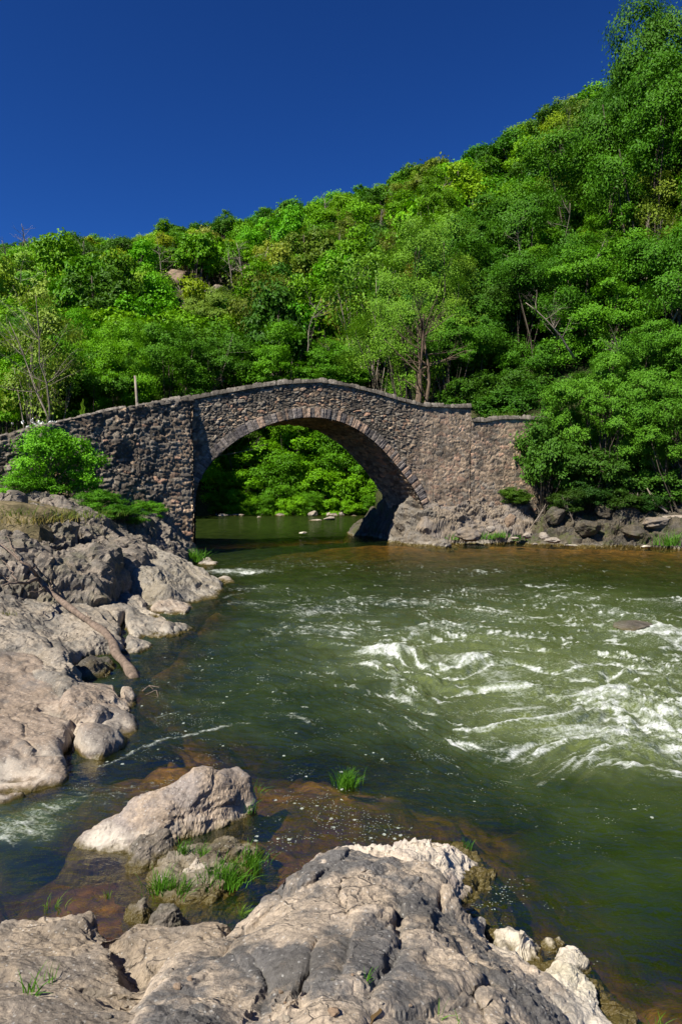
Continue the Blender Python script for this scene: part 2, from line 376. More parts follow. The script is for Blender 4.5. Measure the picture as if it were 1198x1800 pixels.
# ================================================================== water
# rapids: (px, py, radius m, foam, hump m)
RAP = [(680, 1146, .32, .8, .18), (665, 1170, .22, .7, .06), (700, 1222, .2, .55, .0), (830, 1160, .42, .7, .16), (790, 1152, .3, .5, .08), (800, 1102, .50, .5, .12), (740, 1108, .4, .45, .08),
       (900, 1118, .4, .3, .06), (1075, 1228, .42, .85, .18), (1045, 1258, .28, .6, .08), (1120, 1240, .3, .35, .06), (1185, 1262, .30, .6, .12), (1150, 1112, .65, .7, .14), (1090, 1105, .4, .35, .06), (1195, 1130, .6, .5, .1),
       (870, 1080, .7, .3, .08), (980, 1052, 1.0, .30, .08), (1090, 1080, .8, .35, .06), (700, 1075, .8, .18, .05), (560, 1075, .9, .42, .05), (640, 1058, .9, .40, .05), (520, 1110, .6, .3, .03), (600, 1110, .6, .32, .04), (470, 1060, .8, .3, .03), (730, 1060, .9, .35, .05), (850, 1040, 1.0, .35, .05), (1180, 1060, 1.0, .4, .05),
       (900, 1212, .3, .42, .05), (950, 1260, .35, .42, .05), (880, 1180, .3, .3, .05), (1010, 1285, .4, .45, .05), (1100, 1300, .45, .3, .04), (1190, 1300, .45, .4, .04),
       (560, 990, 1.8, .20, .03), (680, 1000, 1.6, .18, .03), (850, 1005, 1.5, .2, .03), (420, 1005, .9, .85, .02), (450, 1035, .8, .36, .02), (430, 1060, .5, .3, .02), (520, 1098, .8, .15, .03),
       (480, 1072, .7, .2, .03), (1000, 1180, .8, .16, .05), (1140, 1180, .9, .2, .06), (770, 1250, .6, .12, .04), (870, 1310, .25, .3, .0), (865, 1345, .2, .2, .0), (960, 1030, .7, .3, .05),
       (60, 1440, .25, .4, .03), (10, 1470, .25, .5, .04), (130, 1410, .25, .28, .02), (230, 1395, .3, .22, .02), (180, 1385, .2, .3, 0)]
AER = [(700, 1150, 1.5, .7), (830, 1140, 1.6, .9), (800, 1200, 1.1, .7), (1000, 1180, 2.2, .85), (1150, 1230, 2.0, 1.0), (920, 1250, 1.2, .75), (1100, 1290, 1.2, .7), (900, 1080, 2.2, .6),
       (1150, 1110, 2.2, .8), (620, 1100, 1.6, .4), (1050, 1050, 2.0, .5), (1000, 1300, .9, .4), (560, 1040, 2.2, .15), (20, 1455, .5, .5)]
cols = np.linspace(-420, 1620, 880); rows = np.concatenate([np.linspace(895, 912, 14, endpoint=False), np.linspace(912, 1900, 720)])
PXg, PYg = np.meshgrid(cols, rows)
dyg = (CY-PYg)/F; tt = -H/(-sp+dyg*cp); Xw = (PXg-CX)/F*tt; Yw = (cp+dyg*sp)*tt
def flow_coords(x, y):
    # the current leaves the arch towards the camera and then swings off to the right
    a = sstep(24, 9, y)*.95+.1
    c, s = np.cos(a), np.sin(a)
    wx = fbm(x*.35, y*.35, 61, 2)*.9; wy = fbm(x*.35, y*.35, 63, 2)*.9
    X_ = x+wx; Y_ = y+wy
    al = X_*np.sin(1.2)-Y_*np.cos(1.2); ac = X_*np.cos(1.2)+Y_*np.sin(1.2)
    return al, ac
al, ac = flow_coords(Xw, Yw)
foam = np.zeros_like(Xw); aer = np.zeros_like(Xw); hump = np.zeros_like(Xw)
wxp = Xw+fbm(Xw*1.3, Yw*1.3, 71, 3)*.35; wyp = Yw+fbm(Xw*1.3, Yw*1.3, 73, 3)*.35
for (a, b, r, fo, hu) in RAP:
    c = P(a, b, 0); dx = (wxp-c[0])/(r*1.35); dy_ = (wyp-c[1])/(r*.95)
    g = np.exp(-(dx*dx+dy_*dy_)); foam = np.maximum(foam, fo*g); hump += hu*.6*np.exp(-((Xw-c[0])**2/(r*r*2)+(Yw-c[1])**2/(r*r*1.1)))
for (a, b, r, v) in AER:
    c = P(a, b, 0); g = np.exp(-(((wxp-c[0])/r)**2+((wyp-c[1])/r)**2)); aer = aer+v*g*(1-aer*.6)
aer = np.clip(aer, 0, 1)
Dw = bed_depth(Xw, Yw)
calm = .12+.88*sstep(4.5, 8.5, Yw)*sstep(55, 25, Yw)*sstep(.1, .6, Dw)
amp = calm*(.032+.065*np.clip(aer+foam, 0, 1))*np.clip(1-np.abs(Xw+2)/60, 0, 1)
amp = amp*(1-.75*np.exp(-((Xw+1)/2.6)**2)*sstep(12, 8, Yw))
wv = ridged(al*.55, ac*1.1, 41, 3, .5)-1.0
hgt = amp*wv*.9+amp*.45*fbm(al*2.0, ac*3.4, 45, 3)+hump
chop = (.010+.022*np.clip(aer+.3*foam, 0, 1))*calm
hgt += chop*(ridged(al*3.1, ac*5.2, 47, 3, .55)-.9)
near = sstep(12, 5, Yw)
hgt += .006*fbm(Xw*5, Yw*7, 48, 3)*(.4+calm)
# foam: seeds, broken up by stretched noise; wind-blown crests add a little
lace = ridged(al*1.1, ac*3.9, 51, 5, .66)/2.0
crest = sstep(.45, 1.1, wv)*np.clip(aer*1.1, 0, 1)
st2 = ridged(al*.8+3, ac*2.6, 57, 4, .6)/1.9
foam = np.clip(foam*(.60+.75*lace)+.42*crest*lace+.62*aer*sstep(.5, .95, lace)*sstep(.4, .85, st2)+.20*aer+.46*sstep(.58, 1.0, lace)*sstep(.5, .9, st2)*calm*sstep(45, 22, Yw)*sstep(-5, 1, Xw)+.16*(sstep(.9, 1.05, lace))*sstep(60, 25, Yw)*calm, 0, 1)
# froth lines on the left pool
for pts, wd, st in (([(262, 1312), (300, 1296), (350, 1290), (400, 1276)], .05, .75), ([(400, 1272), (440, 1270)], .04, .5), ([(185, 1345), (235, 1322), (265, 1310)], .06, .6), ([(275, 1260), (320, 1250)], .05, .5),
                    ([(375, 1008), (400, 1001), (450, 1001)], .16, .75), ([(390, 1052), (430, 1040), (480, 1027)], .10, .5), ([(862, 1290), (880, 1310), (862, 1345), (850, 1350)], .04, .5), ([(690, 1180), (690, 1215), (715, 1235)], .1, .6),
                    ([(850, 1180), (900, 1230), (960, 1268), (1060, 1285), (1198, 1305)], .16, .55), ([(760, 1045), (900, 1060), (1060, 1050), (1198, 1062)], .14, .4), ([(860, 1165), (930, 1150), (1050, 1150)], .08, .3), ([(520, 1120), (600, 1080), (700, 1085)], .12, .4), ([(530, 1045), (560, 1068), (620, 1060)], .12, .4), ([(1060, 1210), (1110, 1222), (1198, 1255)], .14, .6)):
    L = line(pts); d = dline(wxp*.3+Xw*.7, wyp*.3+Yw*.7, L); foam = np.maximum(foam, st*np.exp(-(d/wd)**2)*(.6+.5*lace))
fleck = np.zeros_like(Xw)  # white flecks: floating foam, and painted sun glints on the ripples
for (a, b, r, v) in [(600, 1420, .40, 1.25), (560, 1390, .3, 1), (640, 1470, .3, 1.25), (590, 1460, .3, 1.2), (520, 1490, .25, 1.0), (690, 1370, .5, .35), (300, 1330, .8, .45), (320, 1250, 1.0, .5), (260, 1350, .7, .4), (700, 1360, .8, .35), (900, 1590, .5, .3), (850, 1400, 1.0, .25), (500, 1430, .3, .5),
                     (480, 1480, .2, .8), (1000, 1420, .8, .25), (400, 1200, 1.5, .35), (560, 1280, 1.6, .25), (880, 1600, .3, .5), (980, 1650, .25, .5), (500, 990, 4, .3), (800, 1320, 1.0, .3), (380, 1150, 1.6, .3)]:
    c = P(a, b, 0); fleck = np.maximum(fleck, v*np.exp(-(((wxp-c[0])/r)**2+((wyp-c[1])/r)**2)))
m = NT('river_water'); p = m.pos()
dep = m.attr('depth'); ae = m.attr('aer'); fo = m.attr('foam'); fl = m.attr('fleck')
n_f = m.noise(m.pos((1, 2.0, 1), (0, 0, .35)), 9, 8, .75, 1.2); n_g = m.noise(p, 40, 4, .7); n_b = m.noise(p, 1.2, 4, .6)
fn = m.math('ADD', m.math('MULTIPLY', n_f, .62), m.math('MULTIPLY', n_g, .38))
ff = m.math('ADD', m.math('MULTIPLY', fo, 1.05), m.math('MULTIPLY', m.math('SUBTRACT', fn, .5), 3.2))
foamfac = m.mr(ff, .36, 1.22, 0, .95)
fv = m.n('ShaderNodeTexVoronoi'); m.l(p, fv.inputs['Vector']); fv.inputs['Scale'].default_value = 11
fw0 = m.mr(m.math('ADD', fv.outputs['Distance'], m.math('MULTIPLY', m.math('SUBTRACT', n_g, .5), .35)), .17, .22, 1, 0)
sc_ = m.n('ShaderNodeSeparateColor'); m.l(fv.outputs['Color'], sc_.inputs[0])
fw = m.math('MULTIPLY', fw0, m.math('LESS_THAN', sc_.outputs[0], m.math('MULTIPLY', m.math('MULTIPLY', fl, fl), .6)))
f2_ = m.vor(m.pos((1, 1.5, 1), (0, 0, .6)), 31); fw2 = m.math('MULTIPLY', m.mr(f2_, .16, .22, 1, 0), m.mr(m.math('ADD', m.noise(p, 2.6, 5, .7), m.math('MULTIPLY', fl, .22)), .60, .66))
fw2 = m.math('MULTIPLY', fw2, m.mr(fl, .05, .2))
foamfac = m.math('MAXIMUM', foamfac, m.math('MAXIMUM', m.math('MULTIPLY', fw, .75), m.math('MULTIPLY', fw2, .7)))
body = m.mix(m.mr(ae, 0, 1), m.mix(m.mr(n_b, .4, .65), (.012, .021, .004), (.024, .037, .007)), m.mix(n_f, (.058, .074, .020), (.100, .122, .043)))
bodysh = m.n('ShaderNodeBsdfDiffuse'); m.l(body, bodysh.inputs[0])
tr = m.n('ShaderNodeBsdfTransparent'); m.l(m.mix(m.mr(dep, 0, .9), (.95, .85, .6), (.42, .40, .16)), tr.inputs[0])
murk = m.math('MAXIMUM', m.mr(dep, .02, .95, .04, .98), m.mr(ae, 0, .35, 0, 1))
b1 = m.n('ShaderNodeMixShader'); m.l(murk, b1.inputs[0]); m.l(tr.outputs[0], b1.inputs[1]); m.l(bodysh.outputs[0], b1.inputs[2])
h1 = m.noise(m.pos((1, 1.7, 1), (0, 0, .3)), 3.2, 5, .6, .8); h2 = m.noise(p, 14, 4, .6, .5)
cal = m.attr('calm')
hb = m.math('ADD', m.math('MULTIPLY', h1, m.mr(cal, 0, 1, .6, 1.5)), m.math('MULTIPLY', h2, m.mr(cal, 0, 1, .12, .42)))
nb = m.bump(hb, 1, .030)
gl = m.n('ShaderNodeBsdfGlossy'); gl.inputs['Roughness'].default_value = .06; m.l(nb, gl.inputs['Normal'])
fr = m.n('ShaderNodeFresnel'); fr.inputs[0].default_value = 1.33; m.l(nb, fr.inputs['Normal'])
b2 = m.n('ShaderNodeMixShader'); m.l(m.math('MULTIPLY', fr.outputs[0], .26), b2.inputs[0]); m.l(b1.outputs[0], b2.inputs[1]); m.l(gl.outputs[0], b2.inputs[2])
fs = m.n('ShaderNodeBsdfDiffuse'); m.l(m.mix(m.mr(ff, .6, 1.3), (.55, .60, .50), (.80, .82, .80)), fs.inputs[0]); m.l(m.bump(fn, 1, .08), fs.inputs['Normal'])
b3 = m.n('ShaderNodeMixShader'); m.l(foamfac, b3.inputs[0]); m.l(b2.outputs[0], b3.inputs[1]); m.l(fs.outputs[0], b3.inputs[2])
M_WATER = m.done(b3.outputs[0])
Vw = np.stack([Xw, Yw, hgt+.02*np.clip(foam, 0, 1)*(fbm(al*7, ac*9, 55, 3)+.3)], -1).reshape(-1, 3)
o = obj('river_water', mesh_np('river_water', Vw, gridfaces(*Xw.shape), {'depth': Dw.ravel(), 'aer': aer.ravel(), 'foam': foam.ravel(), 'fleck': fleck.ravel(), 'calm': calm.ravel()}, mat=M_WATER)); o['kind'] = 'structure'
# ================================================================== rocks
_P0 = P; ROCKV = []
def inside(x, y, L):
    r = np.zeros(x.shape, bool); n = len(L)
    for i in range(n):
        a = L[i]; b = L[(i+1) % n]
        if a[1] == b[1]: continue
        c = ((a[1] > y) != (b[1] > y)) & (x < (b[0]-a[0])*(y-a[1])/(b[1]-a[1])+a[0]); r ^= c
    return r
def rbf(pts, x, y, eps):
    pts = np.asarray(pts); q = pts[:, :2]; n = len(q)
    K = np.sqrt(((q[:, None]-q[None])**2).sum(-1)+eps*eps)
    A = np.zeros((n+1, n+1)); A[:n, :n] = K; A[:n, n] = 1; A[n, :n] = 1
    wts = np.linalg.solve(A+np.diag([1e-6]*n+[0]), np.append(pts[:, 2], 0))
    r = np.full(x.shape, wts[n])
    for i in range(n): r = r+wts[i]*np.sqrt((x-q[i, 0])**2+(y-q[i, 1])**2+eps*eps)
    return r
def facets(x, y, fs, seed, ang, st):
    """broken rock: tilted planes at several scales, open joints only round the largest"""
    c, s = math.cos(ang), math.sin(ang)
    u = (x*c+y*s)/(fs*st); v = (-x*s+y*c)/fs
    h = 0; a = 1; f = 1
    for k in range(2):
        q3 = np.stack([u*f*1.3, v*f*1.3, np.zeros_like(u)], -1).reshape(-1, 3)@ROTS[k+2]
        uu = u*f+(tri3(q3, seed+50+k)*.30+tri3(q3*2.7, seed+52+k)*.10).reshape(u.shape); vv = v*f+(tri3(q3, seed+60+k)*.30+tri3(q3*2.7, seed+62+k)*.10).reshape(u.shape)
        f1, f2, ia, ib, cx, cy = worley(uu, vv, seed+k)
        tx = rnd2(ia, ib, seed+k+11)-.5; ty = rnd2(ia, ib, seed+k+12)-.4; o_ = rnd2(ia, ib, seed+k+13)-.5
        act = .15+.85*sstep(-.2, .3, perlin(x/fs*.7*(1+k*.4), y/fs*.7*(1+k*.4), seed+80+k)) if k else 1.0
        t_ = o_*.28+tx*(uu-cx)*1.5+ty*(vv-cy)*1.6
        t_ = t_-.17*(1-sstep(0, .07, f2-f1))*sstep(-.1, .2, perlin(u*f*.9+3, v*f*.9, seed+70+k))
        h = h+a*act*t_; a *= .47; f *= 2.15
    return h
def strata(h, X, Y, seed, d, tilt):
    q = (h+tilt[0]*X+tilt[1]*Y)/d+.9*fbm(X*.9, Y*.9, seed, 3)+.25*fbm(X*4, Y*4, seed+4, 2)
    k = np.floor(q); f = q-k; g = f**2.2/(f**2.2+(1-f)**2.2); on = sstep(-.25, .25, perlin(X*.8+9, Y*.8, seed+7))
    return h+(g-f)*d*on
def blur(h, n):
    for _ in range(n):
        q = np.pad(h, 1, mode='edge'); h = (q[:-2, 1:-1]+q[2:, 1:-1]+q[1:-1, :-2]+q[1:-1, 2:]+4*h)/8
    return h
def rock(name, label, cat, outl, ctrl, res, mat, seed, amp=.08, fs=.6, ang=.4, st=2.2, cracks=(), skirt=.5, slope=2.2, edge=.08, ew=.15, eps=.12, fine=1.0, warp=.06, floor=-.9, group=None, carve=None, lay=None):
    L = np.array([p[:2] for p in outl]); allp = np.array(list(outl)+list(ctrl))
    x0, y0 = L.min(0)-skirt; x1, y1 = L.max(0)+skirt
    nx = int((x1-x0)/res)+2; ny = int((y1-y0)/res)+2
    X, Y = np.meshgrid(np.linspace(x0, x1, nx), np.linspace(y0, y1, ny))
    wx = X+fbm(X/(warp*12), Y/(warp*12), seed+90, 3)*warp; wy = Y+fbm(X/(warp*12), Y/(warp*12), seed+95, 3)*warp
    sd = dline(wx, wy, L, True); sd = np.where(inside(wx, wy, L), sd, -sd)
    h = rbf(allp, X, Y, eps)
    k = sstep(-.3*ew, ew*2.5, sd)*.65+.35
    h = h+amp*facets(X, Y, fs, seed, ang, st)*k
    gy, gx_ = np.gradient(rbf(allp, X, Y, eps), (y1-y0)/(ny-1), (x1-x0)/(nx-1)); flat_ = sstep(1.6, .6, np.sqrt(gx_**2+gy**2))
    if lay: h = h+flat_*(strata(h, X, Y, seed+120, lay[0], lay[1])-h)
    h = h-edge*(1-sstep(0, ew, sd)); out = np.maximum(-sd, 0); h = h-out*slope-out**2*3
    for pts, wd, dp in cracks:
        LL = np.array([p[:2] for p in pts]); d = dline(wx, wy, LL); h = h-dp*np.exp(-(d/wd)**2)
    if carve is not None: h = carve(X, Y, h)
    mask = (sd > -skirt) & (h > floor)
    # sideways push so that steep faces are not straight combs
    gy, gx_ = np.gradient(h, (y1-y0)/(ny-1), (x1-x0)/(nx-1)); g = np.sqrt(gx_**2+gy**2+1)
    h = blur(h, 1); hs_ = blur(h, 5); gy, gx_ = np.gradient(hs_, (y1-y0)/(ny-1), (x1-x0)/(nx-1)); g = np.sqrt(gx_**2+gy**2+1)
    mk = mask.ravel(); ca_, sa_ = math.cos(ang), math.sin(ang)
    Qr = np.stack([X*ca_+Y*sa_, -X*sa_+Y*ca_, h*1.2], -1).reshape(-1, 3)[mk]
    n3 = np.zeros(X.size); n3[mk] = chips(Qr, fs*1.7, seed+140, 7, .60, (1/st**.6, 1, 1))*amp*1.25*fine
    n3 = n3.reshape(X.shape)*(.6+.4*sstep(-.25, .3, perlin(X/fs*.5, Y/fs*.5, seed+33)))
    V = np.stack([X-gx_/g*n3, Y-gy/g*n3, h+n3/g], -1).reshape(-1, 3)
    V, f, _ = compact(V, gridfaces(ny, nx, mask)); ROCKV.append(V)
    o = centred(name, V, f, mat=mat, smooth=False); tag(o, label, cat, group); return o

MR_MID = rock_mat('rock_mid_channel', (0.400, 0.312, 0.228), (.27, .23, .20), (.07, .06, .05), .6, (.0, .16), .02, 1, .49)
# ---- foreground: main rock
rock('bedrock_outcrop', 'large tan and grey rock filling the bottom of the picture, with a worn domed top', 'rock',
     [P(230, 1850, .95), P(240, 1760, .78), P(300, 1690, .6), P(400, 1625, .42), P(440, 1590, .45), P(490, 1535, .46), P(545, 1500, .45), P(615, 1490, .42), P(700, 1505, .42), P(770, 1535, .42), P(815, 1590, .36), P(850, 1612, .15), P(856, 1650, .10), P(880, 1690, .14), P(960, 1715, .1), P(1030, 1745, .1), P(1075, 1800, .1), P(1120, 1900, .1), P(1100, 2150, .5), P(600, 2500, 1.0), P(200, 2100, 1.1)],
     [P(560, 1560, .62), P(640, 1560, .62), P(740, 1560, .5), P(650, 1640, .72), P(540, 1650, .72), P(450, 1650, .55), P(440, 1720, .66), P(620, 1720, .82), P(740, 1660, .60), P(700, 1720, .74), P(780, 1620, .44), P(800, 1700, .56), P(880, 1740, .46), P(800, 1780, .72), P(600, 1800, .92), P(950, 1800, .42), P(380, 1780, .82), P(900, 1760, .48), P(700, 1900, .95)],
     .0095, MR_FORE, 11, amp=.075, fs=.62, ang=1.0, st=1.9, skirt=.35, slope=1.6, edge=.05, ew=.08, eps=.10,
     cracks=[([P(772, 1535, .4), P(775, 1575, .4), P(780, 1612, .4)], .018, .20), ([P(705, 1600, .62), P(712, 1650, .68), P(690, 1700, .72), P(640, 1760, .85)], .03, .05), ([P(560, 1640, .7), P(550, 1700, .76), P(520, 1760, .8)], .02, .06),
             ([P(510, 1520, .5), P(500, 1560, .55), P(430, 1620, .5), P(400, 1680, .6)], .025, .05), ([P(630, 1770, .85), P(650, 1800, .9)], .05, .035), ([P(450, 1690, .6), P(470, 1750, .68), P(455, 1800, .8)], .018, .05)])
rock('bedrock_outcrop', 'flat brownish grey rock at the bottom left below the shallow side channel', 'rock',
     [P(-60, 1610, .25), P(60, 1600, .25), P(150, 1592, .27), P(190, 1612, .26), P(205, 1640, .18), P(235, 1615, .3), P(300, 1620, .34), P(350, 1610, .36), P(400, 1620, .34), P(420, 1660, .36), P(390, 1720, .62), P(400, 1850, .9), P(300, 2200, 1.0), P(-200, 2200, 1.0), P(-260, 1700, .4)],
     [P(60, 1660, .36), P(150, 1650, .36), P(20, 1740, .6), P(120, 1730, .56), P(220, 1720, .44), P(250, 1690, .36), P(200, 1800, .8), P(60, 1800, .82), P(330, 1650, .42), P(300, 1760, .62), P(330, 1700, .46)],
     .0095, MR_SLAB, 23, amp=.075, fs=.50, ang=.2, st=2.6, skirt=.35, slope=1.6, edge=.04, ew=.07, eps=.1,
     cracks=[([P(250, 1690, .4), P(310, 1700, .4), P(340, 1690, .42)], .06, .15), ([P(0, 1705, .55), P(25, 1712, .55)], .035, .12), ([P(190, 1660, .3), P(230, 1690, .3), P(262, 1700, .36)], .035, .10), ([P(150, 1720, .5), P(240, 1730, .5)], .02, .06)])
rock('boulder', 'pale pink and white rounded rock knob at the water edge behind the big rock', 'rock',
     [P(600, 1500, .12), P(625, 1480, .28), P(680, 1482, .24), P(700, 1466, .20), P(745, 1460, .20), P(775, 1478, .20), P(825, 1495, .16), P(833, 1525, .06), P(810, 1560, .10), P(790, 1580, .10), P(700, 1570, .2), P(620, 1540, .2)],
     [P(740, 1500, .31), P(790, 1515, .24), P(690, 1510, .32), P(650, 1500, .29)],
     .0095, rock_mat('rock_pink_white', (0.480, 0.392, 0.304), (.34, .29, .26), (.10, .08, .07), .55, (.0, .50), .03, 1, .47), 37, amp=.06, fs=.22, ang=.5, st=1.5, skirt=.3, slope=1.8, edge=.03, ew=.05, eps=.12)
# small pale knobs and the drowned mossy ledge
MR_WHITE = rock_mat('rock_limed', (0.496, 0.448, 0.334), (.32, .28, .22), (.08, .07, .04), 1, (-.02, .3), .035, 1, .47)
rock('boulder', 'small cream white crusted rock with a grey cap between the big rock and the water', 'rock',
     [P(885, 1632, .08), P(905, 1630, .1), P(930, 1640, .1), P(948, 1680, .05), P(920, 1684, .04), P(905, 1672, .05), P(888, 1695, .04), P(872, 1690, .06), P(893, 1665, .08)], [P(918, 1655, .14)],
     .008, MR_WHITE, 41, amp=.03, fs=.12, skirt=.16, slope=1.4, edge=.02, ew=.03, eps=.03, floor=-.3)
rock('boulder', 'cream white crusted rock tongue below the small white rock by the dark water', 'rock',
     [P(985, 1672, .09), P(1000, 1660, .1), P(1022, 1680, .08), P(1018, 1700, .06), P(1038, 1760, .06), P(1045, 1830, .1), P(960, 1830, .3), P(950, 1740, .14), P(965, 1700, .07)], [P(1000, 1700, .15), P(1005, 1750, .18), P(985, 1790, .26)],
     .008, MR_WHITE, 43, amp=.04, fs=.14, skirt=.2, slope=1.3, edge=.02, ew=.03, eps=.03, floor=-.35)
rock('stone', 'tiny white stone poking out of the water below the pale knob', 'stone',
     [P(968, 1645, .05), P(984, 1643, .05), P(990, 1652, .03), P(975, 1658, .02)], [P(978, 1650, .08)], .006, MR_WHITE, 45, amp=.012, fs=.08, skirt=.07, slope=1.6, edge=.01, ew=.02, eps=.02, floor=-.15)
rock('submerged_ledge', 'mossy brown rock ledge under shallow water along the bottom right rock edge', 'rock',
     [P(850, 1610, .02), P(905, 1640, .01), P(1000, 1680, .0), P(1060, 1720, .01), P(1105, 1780, .02), P(1140, 1870, .0), P(1000, 1880, .05), P(950, 1760, .0), P(860, 1690, .0)], [P(1060, 1770, .05), P(1000, 1730, .03), P(960, 1690, .02)],
     .012, rock_mat('rock_mossy_wet', (0.096, 0.080, 0.023), (.07, .055, .015), (.02, .015, .006), 0, (.0, .2), .10, 1.4, .5, .9), 47, amp=.07, fs=.2, skirt=.3, slope=.8, edge=.02, ew=.1, eps=.06, floor=-.5)
rock('submerged_ledge', 'wet mossy rock rim round the pale knob on the water side', 'rock',
     [P(830, 1490, .0), P(860, 1530, .0), P(850, 1590, .0), P(830, 1600, .02), P(800, 1560, .05), P(790, 1480, .03)], [P(835, 1540, .04)],
     .012, bpy.data.materials['rock_mossy_wet'], 48, amp=.06, fs=.16, skirt=.2, slope=.9, edge=.02, ew=.08, eps=.06, floor=-.5)
# ---- middle rock
rock('boulder', 'pink and grey flat topped rock standing alone in the side channel', 'rock',
     [PY(118, 1502, 5.52), PY(130, 1478, 5.6), PY(165, 1452, 5.72), PY(215, 1420, 5.87), PY(240, 1394, 6.02), PY(285, 1388, 6.05), PY(335, 1358, 6.18), PY(385, 1358, 6.22), PY(440, 1366, 6.25), PY(447, 1392, 6.25), PY(425, 1425, 6.10), PY(395, 1475, 5.82), PY(330, 1490, 5.72), PY(305, 1500, 5.62), PY(245, 1500, 5.50), PY(160, 1506, 5.50)],
     [PY(250, 1430, 5.78), PY(300, 1410, 5.88), PY(350, 1385, 6.0), PY(400, 1385, 6.08), PY(180, 1480, 5.60), PY(340, 1440, 5.84), PY(370, 1430, 5.92), PY(235, 1470, 5.62), PY(290, 1455, 5.70)],
     .012, MR_MID, 53, amp=.07, fs=.42, ang=.6, st=1.8, skirt=.45, slope=2.0, edge=.04, ew=.08, eps=.08,
     cracks=[([P(300, 1425, .3), P(340, 1410, .35), P(400, 1400, .3)], .02, .05)])
rock('boulder', 'dark grey wedge rock leaning on the near side of the pink rock', 'rock',
     [PY(212, 1562, 5.08), PY(225, 1510, 5.25), PY(245, 1466, 5.42), PY(290, 1460, 5.47), PY(303, 1478, 5.45), PY(290, 1505, 5.36), PY(265, 1550, 5.14), PY(240, 1572, 5.04)], [PY(262, 1490, 5.34), PY(248, 1530, 5.20)],
     .01, MR_DARK, 57, amp=.05, fs=.25, ang=1.2, skirt=.25, slope=2.5, edge=.02, ew=.04, eps=.05)
rock('gravel_bar', 'low muddy stone bar with grass between the pink rock and the foreground rock', 'gravel bar',
     [P(255, 1570, .0), P(275, 1510, .06), P(330, 1480, .1), P(400, 1470, .08), P(450, 1490, .02), P(450, 1530, .0), P(400, 1570, .0), P(320, 1590, .02)], [P(340, 1530, .11), P(400, 1510, .1), P(300, 1540, .08)],
     .012, rock_mat('rock_muddy', (0.136, 0.104, 0.053), (.10, .08, .05), (.03, .025, .015), .2, (.0, .2), .045, 1.4, .5, .5), 59, amp=.06, fs=.16, skirt=.4, slope=.7, edge=.02, ew=.1, eps=.08, floor=-.4)
for (a, b, r_, zz, lb, sd_) in [(328, 1530, .07, .10, 'pale stone on the muddy bar between the two grass clumps', 61), (345, 1512, .05, .12, 'grey lump of stone above the pale one on the muddy bar', 62), (385, 1668, .05, .5, 'flat orange tan chip of stone resting on the foreground rock', 63), (300, 1600, .09, .22, 'brown stone at the upper edge of the bottom left rock', 64), (255, 1585, .07, .1, 'pale brown stone in the channel just above the bottom left rock', 65)]:
    c = P(a, b, zz); n = 9; an = np.linspace(0, 2*np.pi, n, endpoint=False); rr = random.Random(sd_)
    rock('stone', lb, 'stone', [c+np.array([math.cos(q)*r_*rr.uniform(.8, 1.3), math.sin(q)*r_*rr.uniform(.7, 1.1), -.03]) for q in an], [c+np.array([0, 0, .03])], .006, MR_PALE if sd_ < 64 else MR_DARK, sd_, amp=.02, fs=.08, skirt=.06, slope=1.5, edge=.01, ew=.02, eps=.02, floor=-.2)
# ---- left bank
def P(px, py, z=0.0, _P=P): return _P(px, py, float(np.interp(z, [-1, 0, .4, .75, 1.1, 1.45, 1.6, 2.0, 2.5], [-1, 0, .17, .33, .47, .72, .95, 1.45, 2.05])))
rock('bedrock_slab', 'pinkish brown flat slab on the left with a straight dark crack', 'rock',
     [P(-250, 1490, 0), P(0, 1425, 0), P(60, 1402, 0), P(118, 1378, 0), P(128, 1350, .1), P(140, 1345, .05), P(165, 1338, .0), P(235, 1295, .0), P(243, 1282, .1), P(236, 1250, .3), P(205, 1235, .45), P(165, 1226, .62), P(160, 1205, .70), P(100, 1190, .8), P(60, 1150, 1.0), P(-100, 1150, 1.25), P(-400, 1200, 1.4), P(-500, 1400, .8)],
     [P(0, 1385, .16), P(0, 1335, .42), P(0, 1290, .60), P(0, 1240, .74), P(60, 1215, .76), P(100, 1300, .46), P(100, 1345, .28), P(60, 1370, .2), P(110, 1250, .60), P(160, 1290, .5), P(200, 1285, .38), P(190, 1318, .22), P(-100, 1300, .75), P(-200, 1400, .5), P(60, 1290, .55)],
     .02, MR_PINK, 71, lay=(.15, (.10, .06)), amp=.075, fs=.9, ang=-.25, st=2.2, skirt=.7, slope=2.6, edge=.06, ew=.10, eps=.12, fine=.8,
     cracks=[([P(128, 1378, .0), P(133, 1320, .3), P(128, 1275, .5)], .06, .34), ([P(140, 1385, .0), P(138, 1330, .3), P(130, 1300, .4)], .10, .5), ([P(128, 1275, .5), P(150, 1235, .6), P(160, 1205, .6)], .02, .12), ([P(0, 1248, .7), P(60, 1240, .7), P(130, 1245, .6)], .018, .08), ([P(40, 1290, .6), P(110, 1285, .55)], .018, .06)])
rock('boulder', 'low grey brown block at the water edge under the drift log end', 'rock',
     [P(110, 1240, .75), P(118, 1198, .80), P(158, 1198, .62), P(190, 1200, .55), P(238, 1204, .42), P(244, 1215, .3), P(240, 1240, .05), P(226, 1262, .05), P(165, 1262, .5)], [P(195, 1218, .52), P(150, 1225, .66)],
     .014, MR_PINK, 73, lay=(.12, (.1, .0)), amp=.05, fs=.4, ang=-.2, skirt=.35, slope=3, edge=.03, ew=.05, eps=.08, cracks=[([P(205, 1206, .4), P(210, 1232, .2)], .03, .15)])
